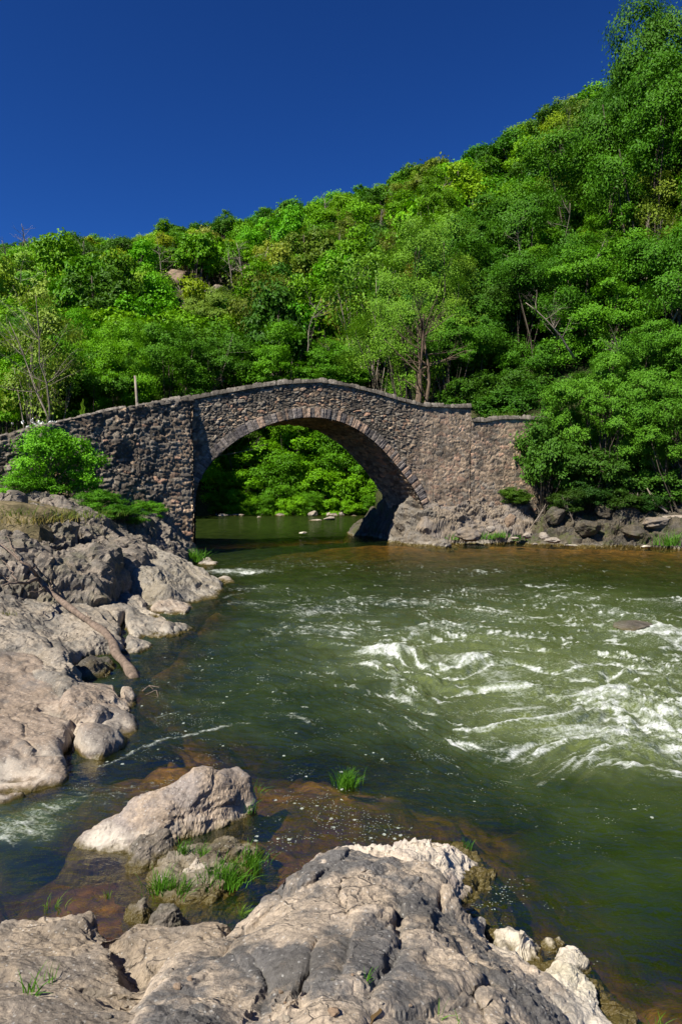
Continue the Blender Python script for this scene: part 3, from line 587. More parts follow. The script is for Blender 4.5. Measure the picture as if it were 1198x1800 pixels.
rock('bedrock_slab', 'pale slab with a crumbly top edge above the pinkish slab on the left', 'rock',
     [P(-400, 1240, 1.35), P(-100, 1160, 1.25), P(20, 1150, 1.05), P(60, 1185, .95), P(110, 1205, .95), P(137, 1195, .95), P(128, 1162, 1.05), P(104, 1138, 1.2), P(60, 1110, 1.2), P(0, 1095, 1.35), P(-300, 1100, 1.8)],
     [P(60, 1150, 1.04), P(100, 1175, .86), P(20, 1125, 1.22)],
     .02, MR_LEFT, 75, lay=(.13, (.15, .1)), amp=.09, fs=.6, ang=-.3, st=2.4, skirt=.6, slope=2.4, edge=.08, ew=.12, eps=.12)
rock('boulder', 'dark rock standing in for shadow in the hollow under the drift log', 'rock', [P(128, 1178, .2), P(150, 1150, .5), P(195, 1152, .3), P(205, 1175, .0), P(180, 1190, .0), P(140, 1192, .1)], [P(165, 1166, .5)], .02, MR_BANK, 76, amp=.07, fs=.4, skirt=.4, slope=2, edge=.05, ew=.1, eps=.1)  # rock added to fill the hollow, its dark colour replacing the black shadow
rock('bedrock_slab', 'long sloping grey slab running down to the water under the drift log', 'rock',
     [P(342, 1104, .0), P(300, 1125, .0), P(258, 1148, .0), P(232, 1146, .10), P(215, 1128, .4), P(192, 1136, .35), P(150, 1134, .5), P(100, 1140, .85), P(40, 1118, 1.1), P(-40, 1090, 1.35), P(-300, 1080, 1.75), P(-300, 990, 2.0), P(0, 985, 1.75), P(60, 1000, 1.55), P(100, 985, 1.5), P(165, 1000, 1.25), P(220, 1030, .9), P(275, 1065, .45)],
     [P(0, 1050, 1.45), P(80, 1040, 1.32), P(120, 1085, .95), P(160, 1040, 1.1), P(200, 1070, .75), P(250, 1090, .42), P(290, 1095, .25), P(230, 1115, .3), P(40, 1080, 1.25)],
     .024, MR_LEFT, 77, lay=(.12, (.25, -.12)), amp=.12, fs=1.0, ang=-.75, st=3.0, skirt=.9, slope=2.4, edge=.08, ew=.15, eps=.2, fine=1.1,
     cracks=[([P(222, 1140, .1), P(215, 1105, .5), P(222, 1075, .6)], .06, .30), ([P(0, 1085, 1.3), P(80, 1100, 1.05), P(150, 1110, .75)], .04, .14), ([P(60, 1000, 1.5), P(70, 1020, 1.45), P(120, 1070, 1.0)], .03, .08), ([P(130, 1000, 1.3), P(200, 1050, .9), P(260, 1080, .4)], .035, .12), ([P(-50, 1050, 1.5), P(100, 1075, 1.0)], .03, .08), ([P(20, 1010, 1.6), P(110, 1030, 1.3), P(200, 1075, .7), P(240, 1120, .3)], .035, .14), ([P(-20, 1030, 1.6), P(60, 1055, 1.3), P(150, 1095, .8)], .03, .12), ([P(100, 985, 1.5), P(150, 1020, 1.2), P(230, 1060, .6), P(300, 1100, .2)], .035, .13)])
_PL = P
def P(px, py, z=0.0, _P=_P0): return _P(px, py, z*.68)
rock('boulder', 'pale grey pointed boulder sloping towards the water near the bridge pier', 'rock',
     [P(402, 1040, .0), P(385, 1052, .0), P(330, 1062, .02), P(270, 1042, .5), P(230, 1020, .85), P(190, 1012, 1.1), P(205, 985, 1.35), P(235, 962, 1.48), P(262, 960, 1.42), P(300, 972, 1.2), P(345, 995, .75), P(385, 1015, .3)],
     [P(250, 985, 1.38), P(300, 1000, 1.0), P(340, 1020, .55), P(290, 1030, .75), P(240, 1005, 1.15)],
     .026, rock_mat('rock_pale_boulder', (0.296, 0.256, 0.190), (.30, .27, .22), (.05, .045, .035), .3, (.04, .2), .04, 1, .5), 79, lay=(.12, (.3, -.2)), amp=.11, fs=.8, ang=-.7, st=2.4, skirt=.7, slope=2.0, edge=.08, ew=.12, eps=.15,
     cracks=[([P(300, 1010, .9), P(345, 1028, .45), P(370, 1030, .2)], .03, .10)])
P = _PL
rock('boulder', 'low rock shelf at the water between the long slab and the pointed boulder', 'rock',
     [P(270, 1066, .35), P(275, 1040, .55), P(330, 1045, .3), P(345, 1060, .05), P(330, 1080, .0), P(310, 1078, .05)], [P(305, 1058, .3)],
     .024, MR_PINK, 81, amp=.08, fs=.5, ang=-.6, skirt=.6, slope=2.2, edge=.06, ew=.1, eps=.1)
rock('boulder', 'small pale rock in the water at the foot of the pier', 'rock',
     [P(345, 985, .15), P(365, 978, .22), P(380, 985, .1), P(378, 995, .0), P(355, 1000, .0)], [P(362, 986, .26)], .03, MR_PALE, 83, amp=.06, fs=.4, skirt=.3, slope=1.6, edge=.03, ew=.1, eps=.1)
rock('stone', 'flat wet stone ringed by white froth off the pointed boulder', 'stone',
     [P(385, 1014, .06), P(400, 1012, .08), P(412, 1022, .04), P(395, 1026, .02)], [P(398, 1018, .1)], .03, MR_PALE, 84, amp=.04, fs=.3, skirt=.25, slope=1, edge=.02, ew=.1, eps=.1, floor=-.3)
P = _P0
rock('rock_bank', 'dark fractured rock ledges between the slabs and the bushy bank', 'rock',
     [PY(-350, 1020, 13.5), PY(0, 1014, 14.3), PY(60, 1009, 14.8), PY(110, 1004, 15.1), PY(170, 1012, 15.3), PY(215, 1003, 17.2), PY(290, 988, 22), PY(335, 985, 26), PY(345, 965, 29.5), PY(310, 930, 28.6), PY(285, 905, 28.2), PY(240, 895, 26.8), PY(180, 893, 25.3), PY(90, 890, 23.8), PY(30, 885, 22.8), PY(-100, 880, 21), PY(-400, 900, 19)],
     [PY(0, 950, 17), PY(60, 930, 19), PY(100, 960, 17), PY(200, 960, 19), PY(240, 940, 23), PY(150, 920, 21), PY(280, 945, 24.5), PY(20, 915, 19.5), PY(130, 985, 15.8), PY(200, 985, 17.3)],
     .04, MR_DARK, 85, lay=(.30, (.2, -.25)), amp=.34, fs=1.1, ang=-.8, st=2.6, skirt=1.0, slope=1.5, edge=.10, ew=.2, eps=.4, fine=1.0,
     cracks=[([PY(120, 935, 20), PY(190, 975, 18), PY(225, 990, 17.5)], .16, .5), ([PY(20, 925, 19), PY(120, 990, 15.5)], .12, .35), ([PY(200, 925, 21), PY(290, 965, 24)], .14, .45), ([PY(150, 945, 19), PY(60, 975, 16)], .1, .3)])
P = _PL
rock('boulder', 'rounded tan boulder at the foot of the dark ledges on the left', 'rock',
     [P(70, 1000, 1.4), P(90, 985, 1.52), P(125, 990, 1.4), P(140, 1010, 1.2), P(110, 1020, 1.2), P(75, 1015, 1.3)], [P(105, 1000, 1.48)], .024, MR_LEFT, 87, amp=.06, fs=.5, skirt=.35, slope=2, edge=.04, ew=.1, eps=.1)
P = _P0
# soil behind the ledges up to the wing wall
o = rock('river_bank', None, None, [PY(-500, 870, 24), P(-100, 895, 2.4), P(60, 902, 2.3), P(180, 905, 1.95), P(250, 915, 1.6), P(300, 940, .9), PY(345, 980, 30.4), PY(360, 975, 33), PY(100, 850, 36), PY(-500, 800, 34)],
     [PY(0, 872, 23), PY(150, 885, 26)], .12, M_EARTH, 89, amp=.15, fs=2, skirt=1.5, slope=.8, eps=1, edge=0)
o['kind'] = 'structure'
# ---- right bank
rock('rock_bank', 'craggy grey bedrock at the right foot of the arch', 'rock',
     [P(672, 935, .0), P(690, 955, .0), P(730, 958, .0), P(775, 962, .0), P(855, 958, .0), P(858, 945, .25), P(800, 925, .8), P(790, 895, 1.6), PY(760, 868, 36.3), PY(730, 870, 36.4), PY(712, 882, 36.6), P(685, 900, 1.0)],
     [P(720, 900, 1.35), P(740, 925, .8), P(700, 925, .65), P(790, 940, .5), P(760, 895, 1.7), P(830, 945, .3)],
     .035, rock_mat('rock_crag', (0.216, 0.180, 0.133), (.20, .18, .15), (.03, .027, .02), .3, (.02, .25), .08, 2, .5), 91, lay=(.3, (.4, .1)), amp=.26, fs=1.1, ang=-.5, st=2.6, skirt=1.2, slope=1.6, edge=.1, ew=.2, eps=.35, fine=1.5)
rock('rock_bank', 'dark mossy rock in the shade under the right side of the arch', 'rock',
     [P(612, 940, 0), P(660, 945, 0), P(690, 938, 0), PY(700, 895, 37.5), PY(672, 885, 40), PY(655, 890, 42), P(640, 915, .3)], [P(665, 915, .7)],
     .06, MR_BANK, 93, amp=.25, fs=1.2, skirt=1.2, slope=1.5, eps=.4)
rock('rock_bank', 'rough weathered bedrock rising into the wall right of the arch', 'rock',
     [PY(745, 885, 35.6), PY(800, 925, 35.6), PY(870, 935, 36), PY(930, 900, 37.5), PY(925, 870, 38.6), PY(880, 862, 38.3), PY(800, 860, 37.0), PY(750, 866, 36.2)],
     [PY(800, 890, 36.4), PY(860, 890, 37.2), PY(900, 885, 37.6)],
     .045, MR_ABUT, 95, lay=(.35, (.2, .1)), amp=.24, fs=1.1, ang=.3, st=2, skirt=1.0, slope=1.5, eps=.4, fine=1.4)
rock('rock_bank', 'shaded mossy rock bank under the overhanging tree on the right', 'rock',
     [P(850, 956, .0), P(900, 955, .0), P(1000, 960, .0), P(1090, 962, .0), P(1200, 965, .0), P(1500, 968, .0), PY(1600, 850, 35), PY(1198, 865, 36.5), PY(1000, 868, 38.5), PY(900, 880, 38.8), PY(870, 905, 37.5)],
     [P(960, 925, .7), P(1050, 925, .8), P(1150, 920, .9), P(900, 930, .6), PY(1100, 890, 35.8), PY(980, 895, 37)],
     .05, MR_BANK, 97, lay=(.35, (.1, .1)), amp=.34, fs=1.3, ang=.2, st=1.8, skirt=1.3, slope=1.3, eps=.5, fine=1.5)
def stone_at(px, py, Y, w, hgt, mat, label, seed, name='stone', group=None, flat=.0):
    """a faceted loose stone of given width and height standing at depth Y"""
    import bmesh
    rr = random.Random(seed); bm = bmesh.new(); bmesh.ops.create_icosphere(bm, subdivisions=5, radius=1)
    V = np.array([v.co[:] for v in bm.verts]); Fc = np.array([[v.index for v in f.verts] for f in bm.faces]); bm.free()
    for k in range(26):
        n = np.array([rr.gauss(0, 1), rr.gauss(0, 1), rr.gauss(0, 1)]); n /= np.linalg.norm(n); d = rr.uniform(.55, .92)
        q = V@n; V = V-np.maximum(q-d, 0)[:, None]*n*.93
    V = V*(1+.06*fbm(V[:, 0]*2.5+seed, V[:, 1]*2.5+V[:, 2]*3, seed, 4)[:, None]+.09*chips(V, .6, seed, 4, .55)[:, None])
    V *= np.array([w/2, w*.4, hgt*.62]); V = V@np.array([[math.cos(flat), 0, -math.sin(flat)], [0, 1, 0], [math.sin(flat), 0, math.cos(flat)]])
    base = PY(px, py, Y); V = V+base+np.array([0, 0, hgt*.35])
    o = centred(name, V, Fc, mat=mat); tag(o, label, 'rock' if w > .6 else 'stone', group); return o
MR_TAN = rock_mat('rock_tan_block', (0.288, 0.200, 0.129), (.24, .18, .13), (.06, .05, .04), 0, (.02, .2), .0, 1.2, .47)
for k, (a, b, Yd, wd, hh, mt, lb, nm, tl) in enumerate([
    (895, 925, 35.0, .75, .80, MR_TAN, 'upright angular tan boulder standing on the right bank in the sun', 'boulder', .5),
    (925, 945, 34.3, .5, .30, MR_PALE, 'pale grey boulder right of the bank grass at the water line', 'boulder', .1),
    (955, 947, 34.2, .75, .40, MR_PALE, 'light grey tilted boulder beside the pale one at the water line', 'boulder', .3),
    (970, 953, 34.0, .9, .30, MR_PALE, 'long whitish flat rock in front of the tilted boulder', 'boulder', 0),
    (1004, 960, 33.5, .75, .10, MR_WHITE, 'thin white slab lying in the shallow water on the right', 'boulder', 0),
    (862, 936, 34.6, .5, .4, MR_PALE, 'roundish grey boulder between two bank grass clumps', 'boulder', .4),
    (820, 950, 34.4, 1.5, .75, MR_ABUT, 'grey boulder at the water line left of the bank grass', 'boulder', .2),
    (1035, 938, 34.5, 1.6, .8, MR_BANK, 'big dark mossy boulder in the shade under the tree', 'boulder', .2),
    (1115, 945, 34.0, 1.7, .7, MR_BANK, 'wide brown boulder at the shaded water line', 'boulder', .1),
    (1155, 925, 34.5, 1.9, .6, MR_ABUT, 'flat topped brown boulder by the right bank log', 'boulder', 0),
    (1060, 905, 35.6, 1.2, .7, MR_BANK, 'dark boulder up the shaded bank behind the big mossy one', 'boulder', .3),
    (975, 915, 35.8, 1.6, .8, MR_BANK, 'dark boulder below the dense bush on the bank', 'boulder', -.2),
    (1135, 962, 33.0, .5, .12, MR_WHITE, 'small white stone at the edge of the shallow brown water', 'stone', 0),
    (1192, 962, 33.2, .35, .25, MR_WHITE, 'white block at the right picture edge by the bank grass', 'stone', 0),
    (905, 948, 34.0, .55, .16, MR_PALE, 'low flat stone below the bank grass', 'stone', 0),
    (940, 957, 33.6, .3, .1, MR_PALE, 'little stone in the water below the whitish flat rock', 'stone', 0)]):
    stone_at(a, b, Yd, wd, hh, mt, lb, 300+k, nm, flat=tl)
# row of boulders on the far bank seen through the arch
rr = random.Random(5)
for k in range(26):
    a = 345+k*11.5+rr.uniform(-4, 4); 
    if k in (8, 9, 15): continue
    stone_at(a, 911+rr.uniform(-3, 1), 71+rr.uniform(-2, 1), rr.uniform(.6, 1.5), rr.uniform(.25, .7), MR_PALE if rr.random() < .6 else MR_ABUT, 'pale boulder on the far bank seen through the arch', 340+k, 'boulder', 'boulders on the far bank seen through the arch')
stone_at(533, 938, 41.5, .6, .12, MR_WHITE, 'small pinkish white stone alone in mid river beyond the arch', 380, 'stone')
stone_at(455, 912, 66, .6, .3, MR_PALE, 'pale boulder on the far bank seen through the arch', 381, 'boulder', 'boulders on the far bank seen through the arch')
stone_at(555, 917, 60, 1.6, .25, MR_PALE, 'long pale flat rock at the far water line under the right half of the arch', 382, 'boulder')
stone_at(580, 914, 61, 1.2, .35, MR_PALE, 'bright rock beside the long flat one under the right half of the arch', 383, 'boulder')
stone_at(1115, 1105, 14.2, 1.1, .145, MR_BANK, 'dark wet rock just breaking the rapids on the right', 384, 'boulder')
# bare rock on the hill
for k, (a, b, wd, hh, lb) in enumerate([(315, 505, 13, 10, 'pinkish rock face in the clearing on the hillside, left one'), (348, 522, 14, 6, 'wide low rock face in the middle of the hillside clearing'), (385, 517, 10, 5, 'small rock face at the right end of the hillside clearing'), (440, 482, 12, 7, 'tan rock face higher up the hill right of the clearing'), (330, 545, 6, 3, 'bare tan scree patch under the hillside clearing'), (455, 460, 7, 4, 'small grey crag above the tan rock face'), (372, 500, 8, 5, 'brown rock face behind the small one in the clearing'), (297, 492, 6, 5, 'narrow crag at the left end of the hillside clearing')]):
    # find where this line of sight meets the slope
    for Yq in np.linspace(70, 250, 400):
        q = PY(a, b, Yq)
        if hill(np.array([float(a)]), np.array([Yq]))[0] > q[2]: break
    stone_at(a, b+4, Yq, wd*.62, hh*.5, MR_TAN if k in (0, 3, 4) else MR_ABUT, lb, 400+k, 'rocky_outcrop', flat=.2)
# ================================================================== the bridge
A0 = np.array([-6.8, 31.0]); Td = np.array([math.cos(.40), math.sin(.40)]); Nd = np.array([-Td[1], Td[0]])  # Nd points away from the camera
BW = 4.0
bridge = empty('stone_bridge', (2.0, 36.0, 0)); tag(bridge, 'old humpbacked stone bridge with one round arch over the river', 'bridge')
def s_of(px, base=0.0):
    u = (px-CX)/F; return (u*(A0[1])-A0[0])/(Td[0]-u*Td[1])
def SZ(px, py):
    """pixel on the arch face plane -> (s, z)"""
    d = ray(px, py); M = np.array([[Td[0], -d[0]], [Td[1], -d[1]]]); q = np.linalg.solve(M, -A0); s = q[0]; t = q[1]
    return s, H+d[2]*t
intr = np.array([SZ(*q) for q in [(342, 900), (343, 868), (352, 838), (375, 806), (420, 769), (470, 746), (505, 737), (540, 733), (575, 735), (610, 745), (650, 769), (690, 810), (722, 853), (741, 885), (748, 915)]])
def smooth_curve(pts, n, it=3):
    for _ in range(it):
        q = [pts[0]]
        for i in range(len(pts)-1): q += [pts[i]*.75+pts[i+1]*.25, pts[i]*.25+pts[i+1]*.75]
        q.append(pts[-1]); pts = np.array(q)
    L = np.concatenate([[0], np.cumsum(np.hypot(*np.diff(pts, axis=0).T))])
    a = np.linspace(0, L[-1], n); return np.stack([np.interp(a, L, pts[:, 0]), np.interp(a, L, pts[:, 1])], -1), L[-1]
IC, ILEN = smooth_curve(intr, 420)
tn = np.gradient(IC, axis=0); tn /= np.linalg.norm(tn, axis=1)[:, None]; nrm = np.stack([-tn[:, 1], tn[:, 0]], -1)
RING = .40
EC = IC+nrm*RING*np.where((np.arange(420)/420 < .12), .9, 1)[:, None]
topc = np.array([SZ(*q) for q in [(240, 722), (325, 700), (400, 686), (450, 677), (500, 671), (560, 668), (610, 675), (660, 688), (710, 703), (745, 711), (800, 713), (826, 713)]])
top2 = np.array([SZ(*q) for q in [(826.5, 737), (850, 738), (880, 733), (915, 733), (975, 736), (1040, 740)]])
def top_z(s):
    return np.where(s < top2[0, 0], np.interp(s, topc[:, 0], topc[:, 1]), np.interp(s, top2[:, 0], top2[:, 1]))
ms = np.argsort(EC[:, 0]); 
def ext_z(s):
    z = np.interp(s, EC[ms, 0], EC[ms, 1]); return np.where((s < EC[:, 0].min()) | (s > EC[:, 0].max()), -.6, z-.06)
def W3(s, z, depth=0):
    """face coordinates to world"""
    s = np.asarray(s, float); z = np.asarray(z, float); depth = np.asarray(depth, float)+np.zeros_like(s)
    return np.stack([A0[0]+Td[0]*s+Nd[0]*depth, A0[1]+Td[1]*s+Nd[1]*depth, z+np.zeros_like(s)], -1)
def masonry(u, v, seed, cw=.36, ch=.24, depth=.07, dark=0., warm=0., rubble=.35):
    """relief and colour of a rubble wall at wall coordinates u, v (metres)"""
    uu = u/cw+fbm(u*1.6, v*1.6, seed, 3)*rubble; vv = v/ch+fbm(u*1.4, v*1.4, seed+3, 3)*rubble
    # two sizes of stones mixed
    sel = perlin(u*.9, v*.9, seed+20) > .15
    k = np.where(sel, 1.65, 1.0); f1, f2, ia, ib, cx, cy = worley(uu*k, vv*k, seed+1)
    ia = ia+sel*977
    e = sstep(.02, .24, f2-f1); r = rnd2(ia, ib, seed+5); r2 = rnd2(ia, ib, seed+6); r3 = rnd2(ia, ib, seed+8)
    h = depth*(e*(.45+.75*r)+.35*(r3-.5)*(uu*k-cx)*e*2)+depth*.30*fbm(u*7, v*7, seed+9, 4, .6)
    base = np.array([.215, .19, .155]); tanc = np.array([.38, .28, .19]); pink = np.array([.40, .24, .16]); drk = np.array([.07, .062, .056])
    w_ = np.clip(warm+.25*fbm(u*.5, v*.5, seed+12, 2), 0, 1)
    col = base[None, None]*np.ones(u.shape+(3,))
    def mixc(c, a): return col*(1-a[..., None])+c*a[..., None]
    col = mixc(tanc, np.where(r2 < w_*.8+.06, .85, 0.)); col = mixc(pink, np.where(r2 > 1-w_*.28-.03, .8, 0.))
    col = mixc(drk, np.where(rnd2(ia, ib, seed+14) < .16+dark, .75, .0)); col = col*(.55+.9*r[..., None])
    mort = np.array([.25, .22, .18])*(.5+.9*w_[..., None]*1.0) if not np.isscalar(w_) else np.array([.2, .18, .16])
    m_ = (1-sstep(.0, .13, f2-f1))*.8
    col = col*(1-m_[..., None])+mort*m_[..., None]
    col = col*(1-dark*.35)*np.array([1.12, 1.06, .97])
    return h, np.clip(col, 0, 1)
def sheet(name, P0, nrmv, h, col, label=None):
    V = (P0+nrmv*h[..., None]).reshape(-1, 3)
    o = under(name, V, gridfaces(*h.shape), bridge, {'col': col.reshape(-1, 3)}, mat=M_MASON)
    if label: o['label'] = label
    return o
out3 = np.array([-Nd[0], -Nd[1], 0])
# spandrel wall (near face): columns from the arch ring up to the parapet
ss = np.concatenate([np.arange(-.25, top2[0, 0], .036)])
def face(ss, name, label, lo=None, seed=101):
    nr = 150; zt = top_z(ss); zl = ext_z(ss) if lo is None else lo
    T = np.linspace(0, 1, nr)[:, None]; Z = zl[None]+(zt-zl)[None]*T; Sx = np.repeat(ss[None], nr, 0)
    rg = sstep(9.5, 13.5, Sx-.25*(Z-4)); h, c = masonry(Sx, Z, seed, .29, .18, .052, .10, .15, .5)
    h2, c2 = masonry(Sx, Z, seed+40, .42, .22, .028, .0, .75, .4); c2 = c2*.85+np.array([.34, .28, .21])*.30
    h = h*(1-rg)+h2*rg; c = c*(1-rg[..., None])+c2*rg[..., None]
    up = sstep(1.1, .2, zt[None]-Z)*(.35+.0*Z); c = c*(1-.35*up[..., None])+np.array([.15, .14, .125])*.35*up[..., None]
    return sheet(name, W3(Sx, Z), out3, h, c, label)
face(ss, 'spandrel_wall', None)
ss2 = np.arange(top2[0, 0]+.02, top2[-1, 0]+.6, .04)
face(ss2, 'abutment_wall', 'lower pinkish tan wall right of the arch', seed=131)
# arch ring with its voussoirs, face and lip of the soffit
nr = 18; Tt = np.linspace(-.0, 1, nr); arcl = np.linspace(0, ILEN, 420)
fine_a = np.linspace(0, ILEN, 900); ICf = np.stack([np.interp(fine_a, arcl, IC[:, k]) for k in (0, 1)], -1); NRf = np.stack([np.interp(fine_a, arcl, nrm[:, k]) for k in (0, 1)], -1)
vw = .215; aj = fine_a/vw+fbm(fine_a*1.3, fine_a*0, 77, 3)*.9; vid = np.floor(aj).astype(np.int64); vf = aj-vid
rl = rnd2(vid, vid*0, 501)*.13+.41; rr_ = rnd2(vid, vid*0, 502); rc = rnd2(vid, vid*0, 503)
ed = sstep(0, .16, vf)*sstep(1, .84, vf)
Pf = []; Hf = []; Cf = []
for t_ in np.linspace(0, 1, 16):
    r_ = t_*rl; q = ICf+NRf*r_[:, None]; e2 = ed*sstep(1.02, .85, np.full(900, t_))
    Hf.append(.055+.028*e2*(.4+rr_)+.015*fbm(fine_a*5, np.full(900, t_*3.), 505, 3)); Pf.append(W3(q[:, 0], q[:, 1]))
    prow = sstep(.2, .75, fine_a/ILEN)
    cA = np.array([.23, .195, .165]); cB = np.array([.42, .29, .20]); cC = np.array([.15, .13, .12])
    c = np.where((rc < .12+.45*prow)[:, None], cB, np.where((rc > .8)[:, None], cC, cA))*(.7+.6*rr_[:, None]); c = c*(.5+.5*e2[:, None]); Cf.append(c)
sheet('arch_ring', np.array(Pf), out3, np.array(Hf), np.array(Cf), 'ring of pinkish radial stones round the arch opening')
# soffit (barrel) going back through the bridge
nd_ = 56; dd = np.linspace(-.05, BW+.03, nd_)
Uq, Dq = np.meshgrid(fine_a[::2], dd); hS, cS = masonry(Dq, Uq, 601, .5, .22, .05, .1, .2, .15)
q = ICf[::2]; Ps = np.stack([W3(q[:, 0], q[:, 1], d_) for d_ in dd]); Nn = np.stack([np.stack([-Td[0]*NRf[::2, 0], -Td[1]*NRf[::2, 0], -NRf[::2, 1]], -1)]*nd_)
sheet('arch_soffit', Ps, Nn, hS, cS)
# far face
ssb = np.arange(-2, 22, .12); nr = 60; zt = top_z(ssb); zl = np.where(ext_z(ssb) < 0, -.6, ext_z(ssb)-RING+.02)
zl = np.where((ssb > IC[:, 0].min()) & (ssb < IC[:, 0].max()), np.interp(ssb, IC[:, 0][np.argsort(IC[:, 0])], IC[:, 1][np.argsort(IC[:, 0])]), -.6)
T = np.linspace(0, 1, nr)[:, None]; Z = zl[None]+(zt-zl)[None]*T; Sx = np.repeat(ssb[None], nr, 0); h, c = masonry(Sx, Z, 701)
sheet('rear_wall', W3(Sx, Z, BW), -out3, h, c)
# inner walls of the opening below the springing
for sg, s_, z_ in ((-1, IC[0, 0], IC[0, 1]), (1, IC[-1, 0], IC[-1, 1])):
    zz = np.linspace(-.8, z_+.1, 50); Dq, Zq = np.meshgrid(np.linspace(-.05, BW, 60), zz); h, c = masonry(Dq, Zq, 720+sg, .4, .25, .06, .2)
    sheet('springing_wall', W3(np.full(Dq.shape, s_), Zq, Dq), np.array([-sg*Td[0], -sg*Td[1], 0]), h, c)
    if sg == 1:   # front of the pier below the ring on the right
        Sq, Zq = np.meshgrid(np.linspace(s_, s_+1.2, 30), np.linspace(-.8, z_+.4, 50)); h, c = masonry(Sq, Zq, 725, .4, .25, .06, .0, .5)
        sheet('springing_wall', W3(Sq, Zq, .02), out3, h, c)
# parapet tops, deck and inner parapet faces, one strip following the hump
def coping(ss, d0, d1, seed, name='coping'):
    nd_ = 10; Dq = np.linspace(0, 1, nd_)[:, None]*np.ones(len(ss)); Sq = np.repeat(ss[None], nd_, 0)
    f1, f2, ia, ib, _, _ = worley(Sq/.42, Dq*1.2, seed); r = rnd2(ia, ib, seed+2); e = sstep(0, .2, f2-f1)
    edge = np.minimum(Dq, 1-Dq); hz = .035+.085*r*e+.04*fbm(Sq*5, Dq*4, seed+3, 4)-.05*(1-e)
    hz = np.where((edge < .01), -.12, hz); dep = d0+(d1-d0)*(Dq*1.10-.05)-.03*fbm(Sq*3, Dq*3, seed+5, 3)
    V = W3(Sq, top_z(Sq)+hz, dep); c = np.array([.125, .11, .09])*(.5+.95*r[..., None])*(.6+.4*e[..., None])
    return sheet(name, V, np.array([0, 0, 1.0]), np.zeros(Sq.shape), c)
sc1 = np.arange(-.3, topc[-1, 0]+.03, .035); sc2 = np.arange(top2[0, 0]+.05, top2[-1, 0]+.5, .04)
coping(sc1, -.09, .45, 801); coping(sc2, -.06, .6, 803); coping(np.arange(-2, topc[-1, 0], .08), BW-.45, BW+.05, 805)
dk = np.arange(-2.2, topc[-1, 0]+.1, .2)
V = np.stack([W3(dk, top_z(dk)-.02, .42), W3(dk, np.minimum(top_z(dk)-.85, 7.2), .44), W3(dk, np.minimum(top_z(dk)-.85, 7.2), BW-.44), W3(dk, top_z(dk)-.02, BW-.42)])
under('deck', V.reshape(-1, 3), gridfaces(4, len(dk)), bridge, {'col': np.tile([.2, .18, .14], (4*len(dk), 1))}, mat=M_MASON)
# the stepped end of the parapet
ze = np.linspace(top2[0, 1]-.1, topc[-1, 1], 26); Dq, Zq = np.meshgrid(np.linspace(-.04, .45, 16), ze); h, c = masonry(Dq, Zq, 811, .3, .22, .05)
sheet('parapet_end', W3(np.full(Dq.shape, topc[-1, 0]), Zq, Dq), np.array([Td[0], Td[1], 0]), h, c)
# wing wall, battered, running from the arch towards the camera on the left
Wt = np.array([-.75, -.66]); Wt /= np.linalg.norm(Wt)
ct = np.array([-6.78, 30.93]); cb = np.array([-6.40, 29.35])
Lw = 26; uu = np.concatenate([np.arange(0, 11, .042), np.arange(11, Lw, .12)])
wing_top_px = np.array([(-900, 790), (-250, 800), (0, 772), (40, 758), (90, 748), (150, 734), (200, 722), (260, 712), (325, 700)], float)
def wing_top(u):
    x = ct[0]+Wt[0]*u; y = ct[1]+Wt[1]*u; px = CX+F*x/y
    return H+(855-np.interp(px, wing_top_px[:, 0], wing_top_px[:, 1]))/1200*y
wz = wing_top(uu); nr = 165; T = np.linspace(0, 1, nr)[:, None]; Z = -.6+(wz[None]+.6)*T; Uq = np.repeat(uu[None], nr, 0)
tz = 1-Z/7.0
px_ = ct[0]+(cb[0]-ct[0])*tz+Wt[0]*Uq; py2 = ct[1]+(cb[1]-ct[1])*tz+Wt[1]*Uq
P0 = np.stack([px_, py2, Z], -1); Wn = np.array([-Wt[1], Wt[0], 0]); Wn = Wn if Wn[1] < 0 else -Wn
h, c = masonry(Uq, Z, 901, .40, .20, .075, .28, .12, .6); h = h+.10*fbm(Uq*.9, Z*.9, 915, 3)*sstep(0, .6, Uq)
lw = sstep(1.6, .3, Uq)*sstep(6.2, 4.5, Z); h2, c2 = masonry(Uq, Z, 903, .5, .2, .07, .0, .35, .12); h = h*(1-lw)+h2*lw; c = c*(1-lw[..., None])+c2*lw[..., None]
# a low strip runs below so that the corner is square
sheet('wing_wall', P0, Wn, h, c, 'dark rubble wing wall left of the arch')
# return of the buttress at the corner back to the arch
zr_ = np.linspace(-.6, 7.0, 150); Dq, Zq = np.meshgrid(np.linspace(0, 1, 34), zr_); tz = 1-Zq/7
e0 = np.stack([ct[0]+(cb[0]-ct[0])*tz, ct[1]+(cb[1]-ct[1])*tz], -1)+Wn[:2]*.06; e1 = A0+Nd*1.2+Td*.02
Pr = e0*(1-Dq[..., None])+e1*Dq[..., None]; h, c = masonry(Dq*2, Zq, 905, .4, .22, .06, .1, .3)
sheet('buttress_return', np.concatenate([Pr, Zq[..., None]], -1), np.array([.9, .4, 0]), h, c)
uc = np.concatenate([np.arange(-.1, 11, .04), np.arange(11, Lw, .1)]); nd_ = 10; Dq = np.linspace(0, 1, nd_)[:, None]*np.ones(len(uc)); Uq = np.repeat(uc[None], nd_, 0)
f1, f2, ia, ib, _, _ = worley(Uq/.42, Dq*1.3, 907); r = rnd2(ia, ib, 908); e = sstep(0, .2, f2-f1); edge = np.minimum(Dq, 1-Dq)
hz = .03+.09*r*e+.04*fbm(Uq*5, Dq*4, 909, 4)-.05*(1-e); hz = np.where(edge < .01, -.14, hz); dep = -.14+.66*Dq
V = np.stack([ct[0]+Wt[0]*Uq-Wn[0]*dep, ct[1]+Wt[1]*Uq-Wn[1]*dep, wing_top(Uq)+hz], -1)
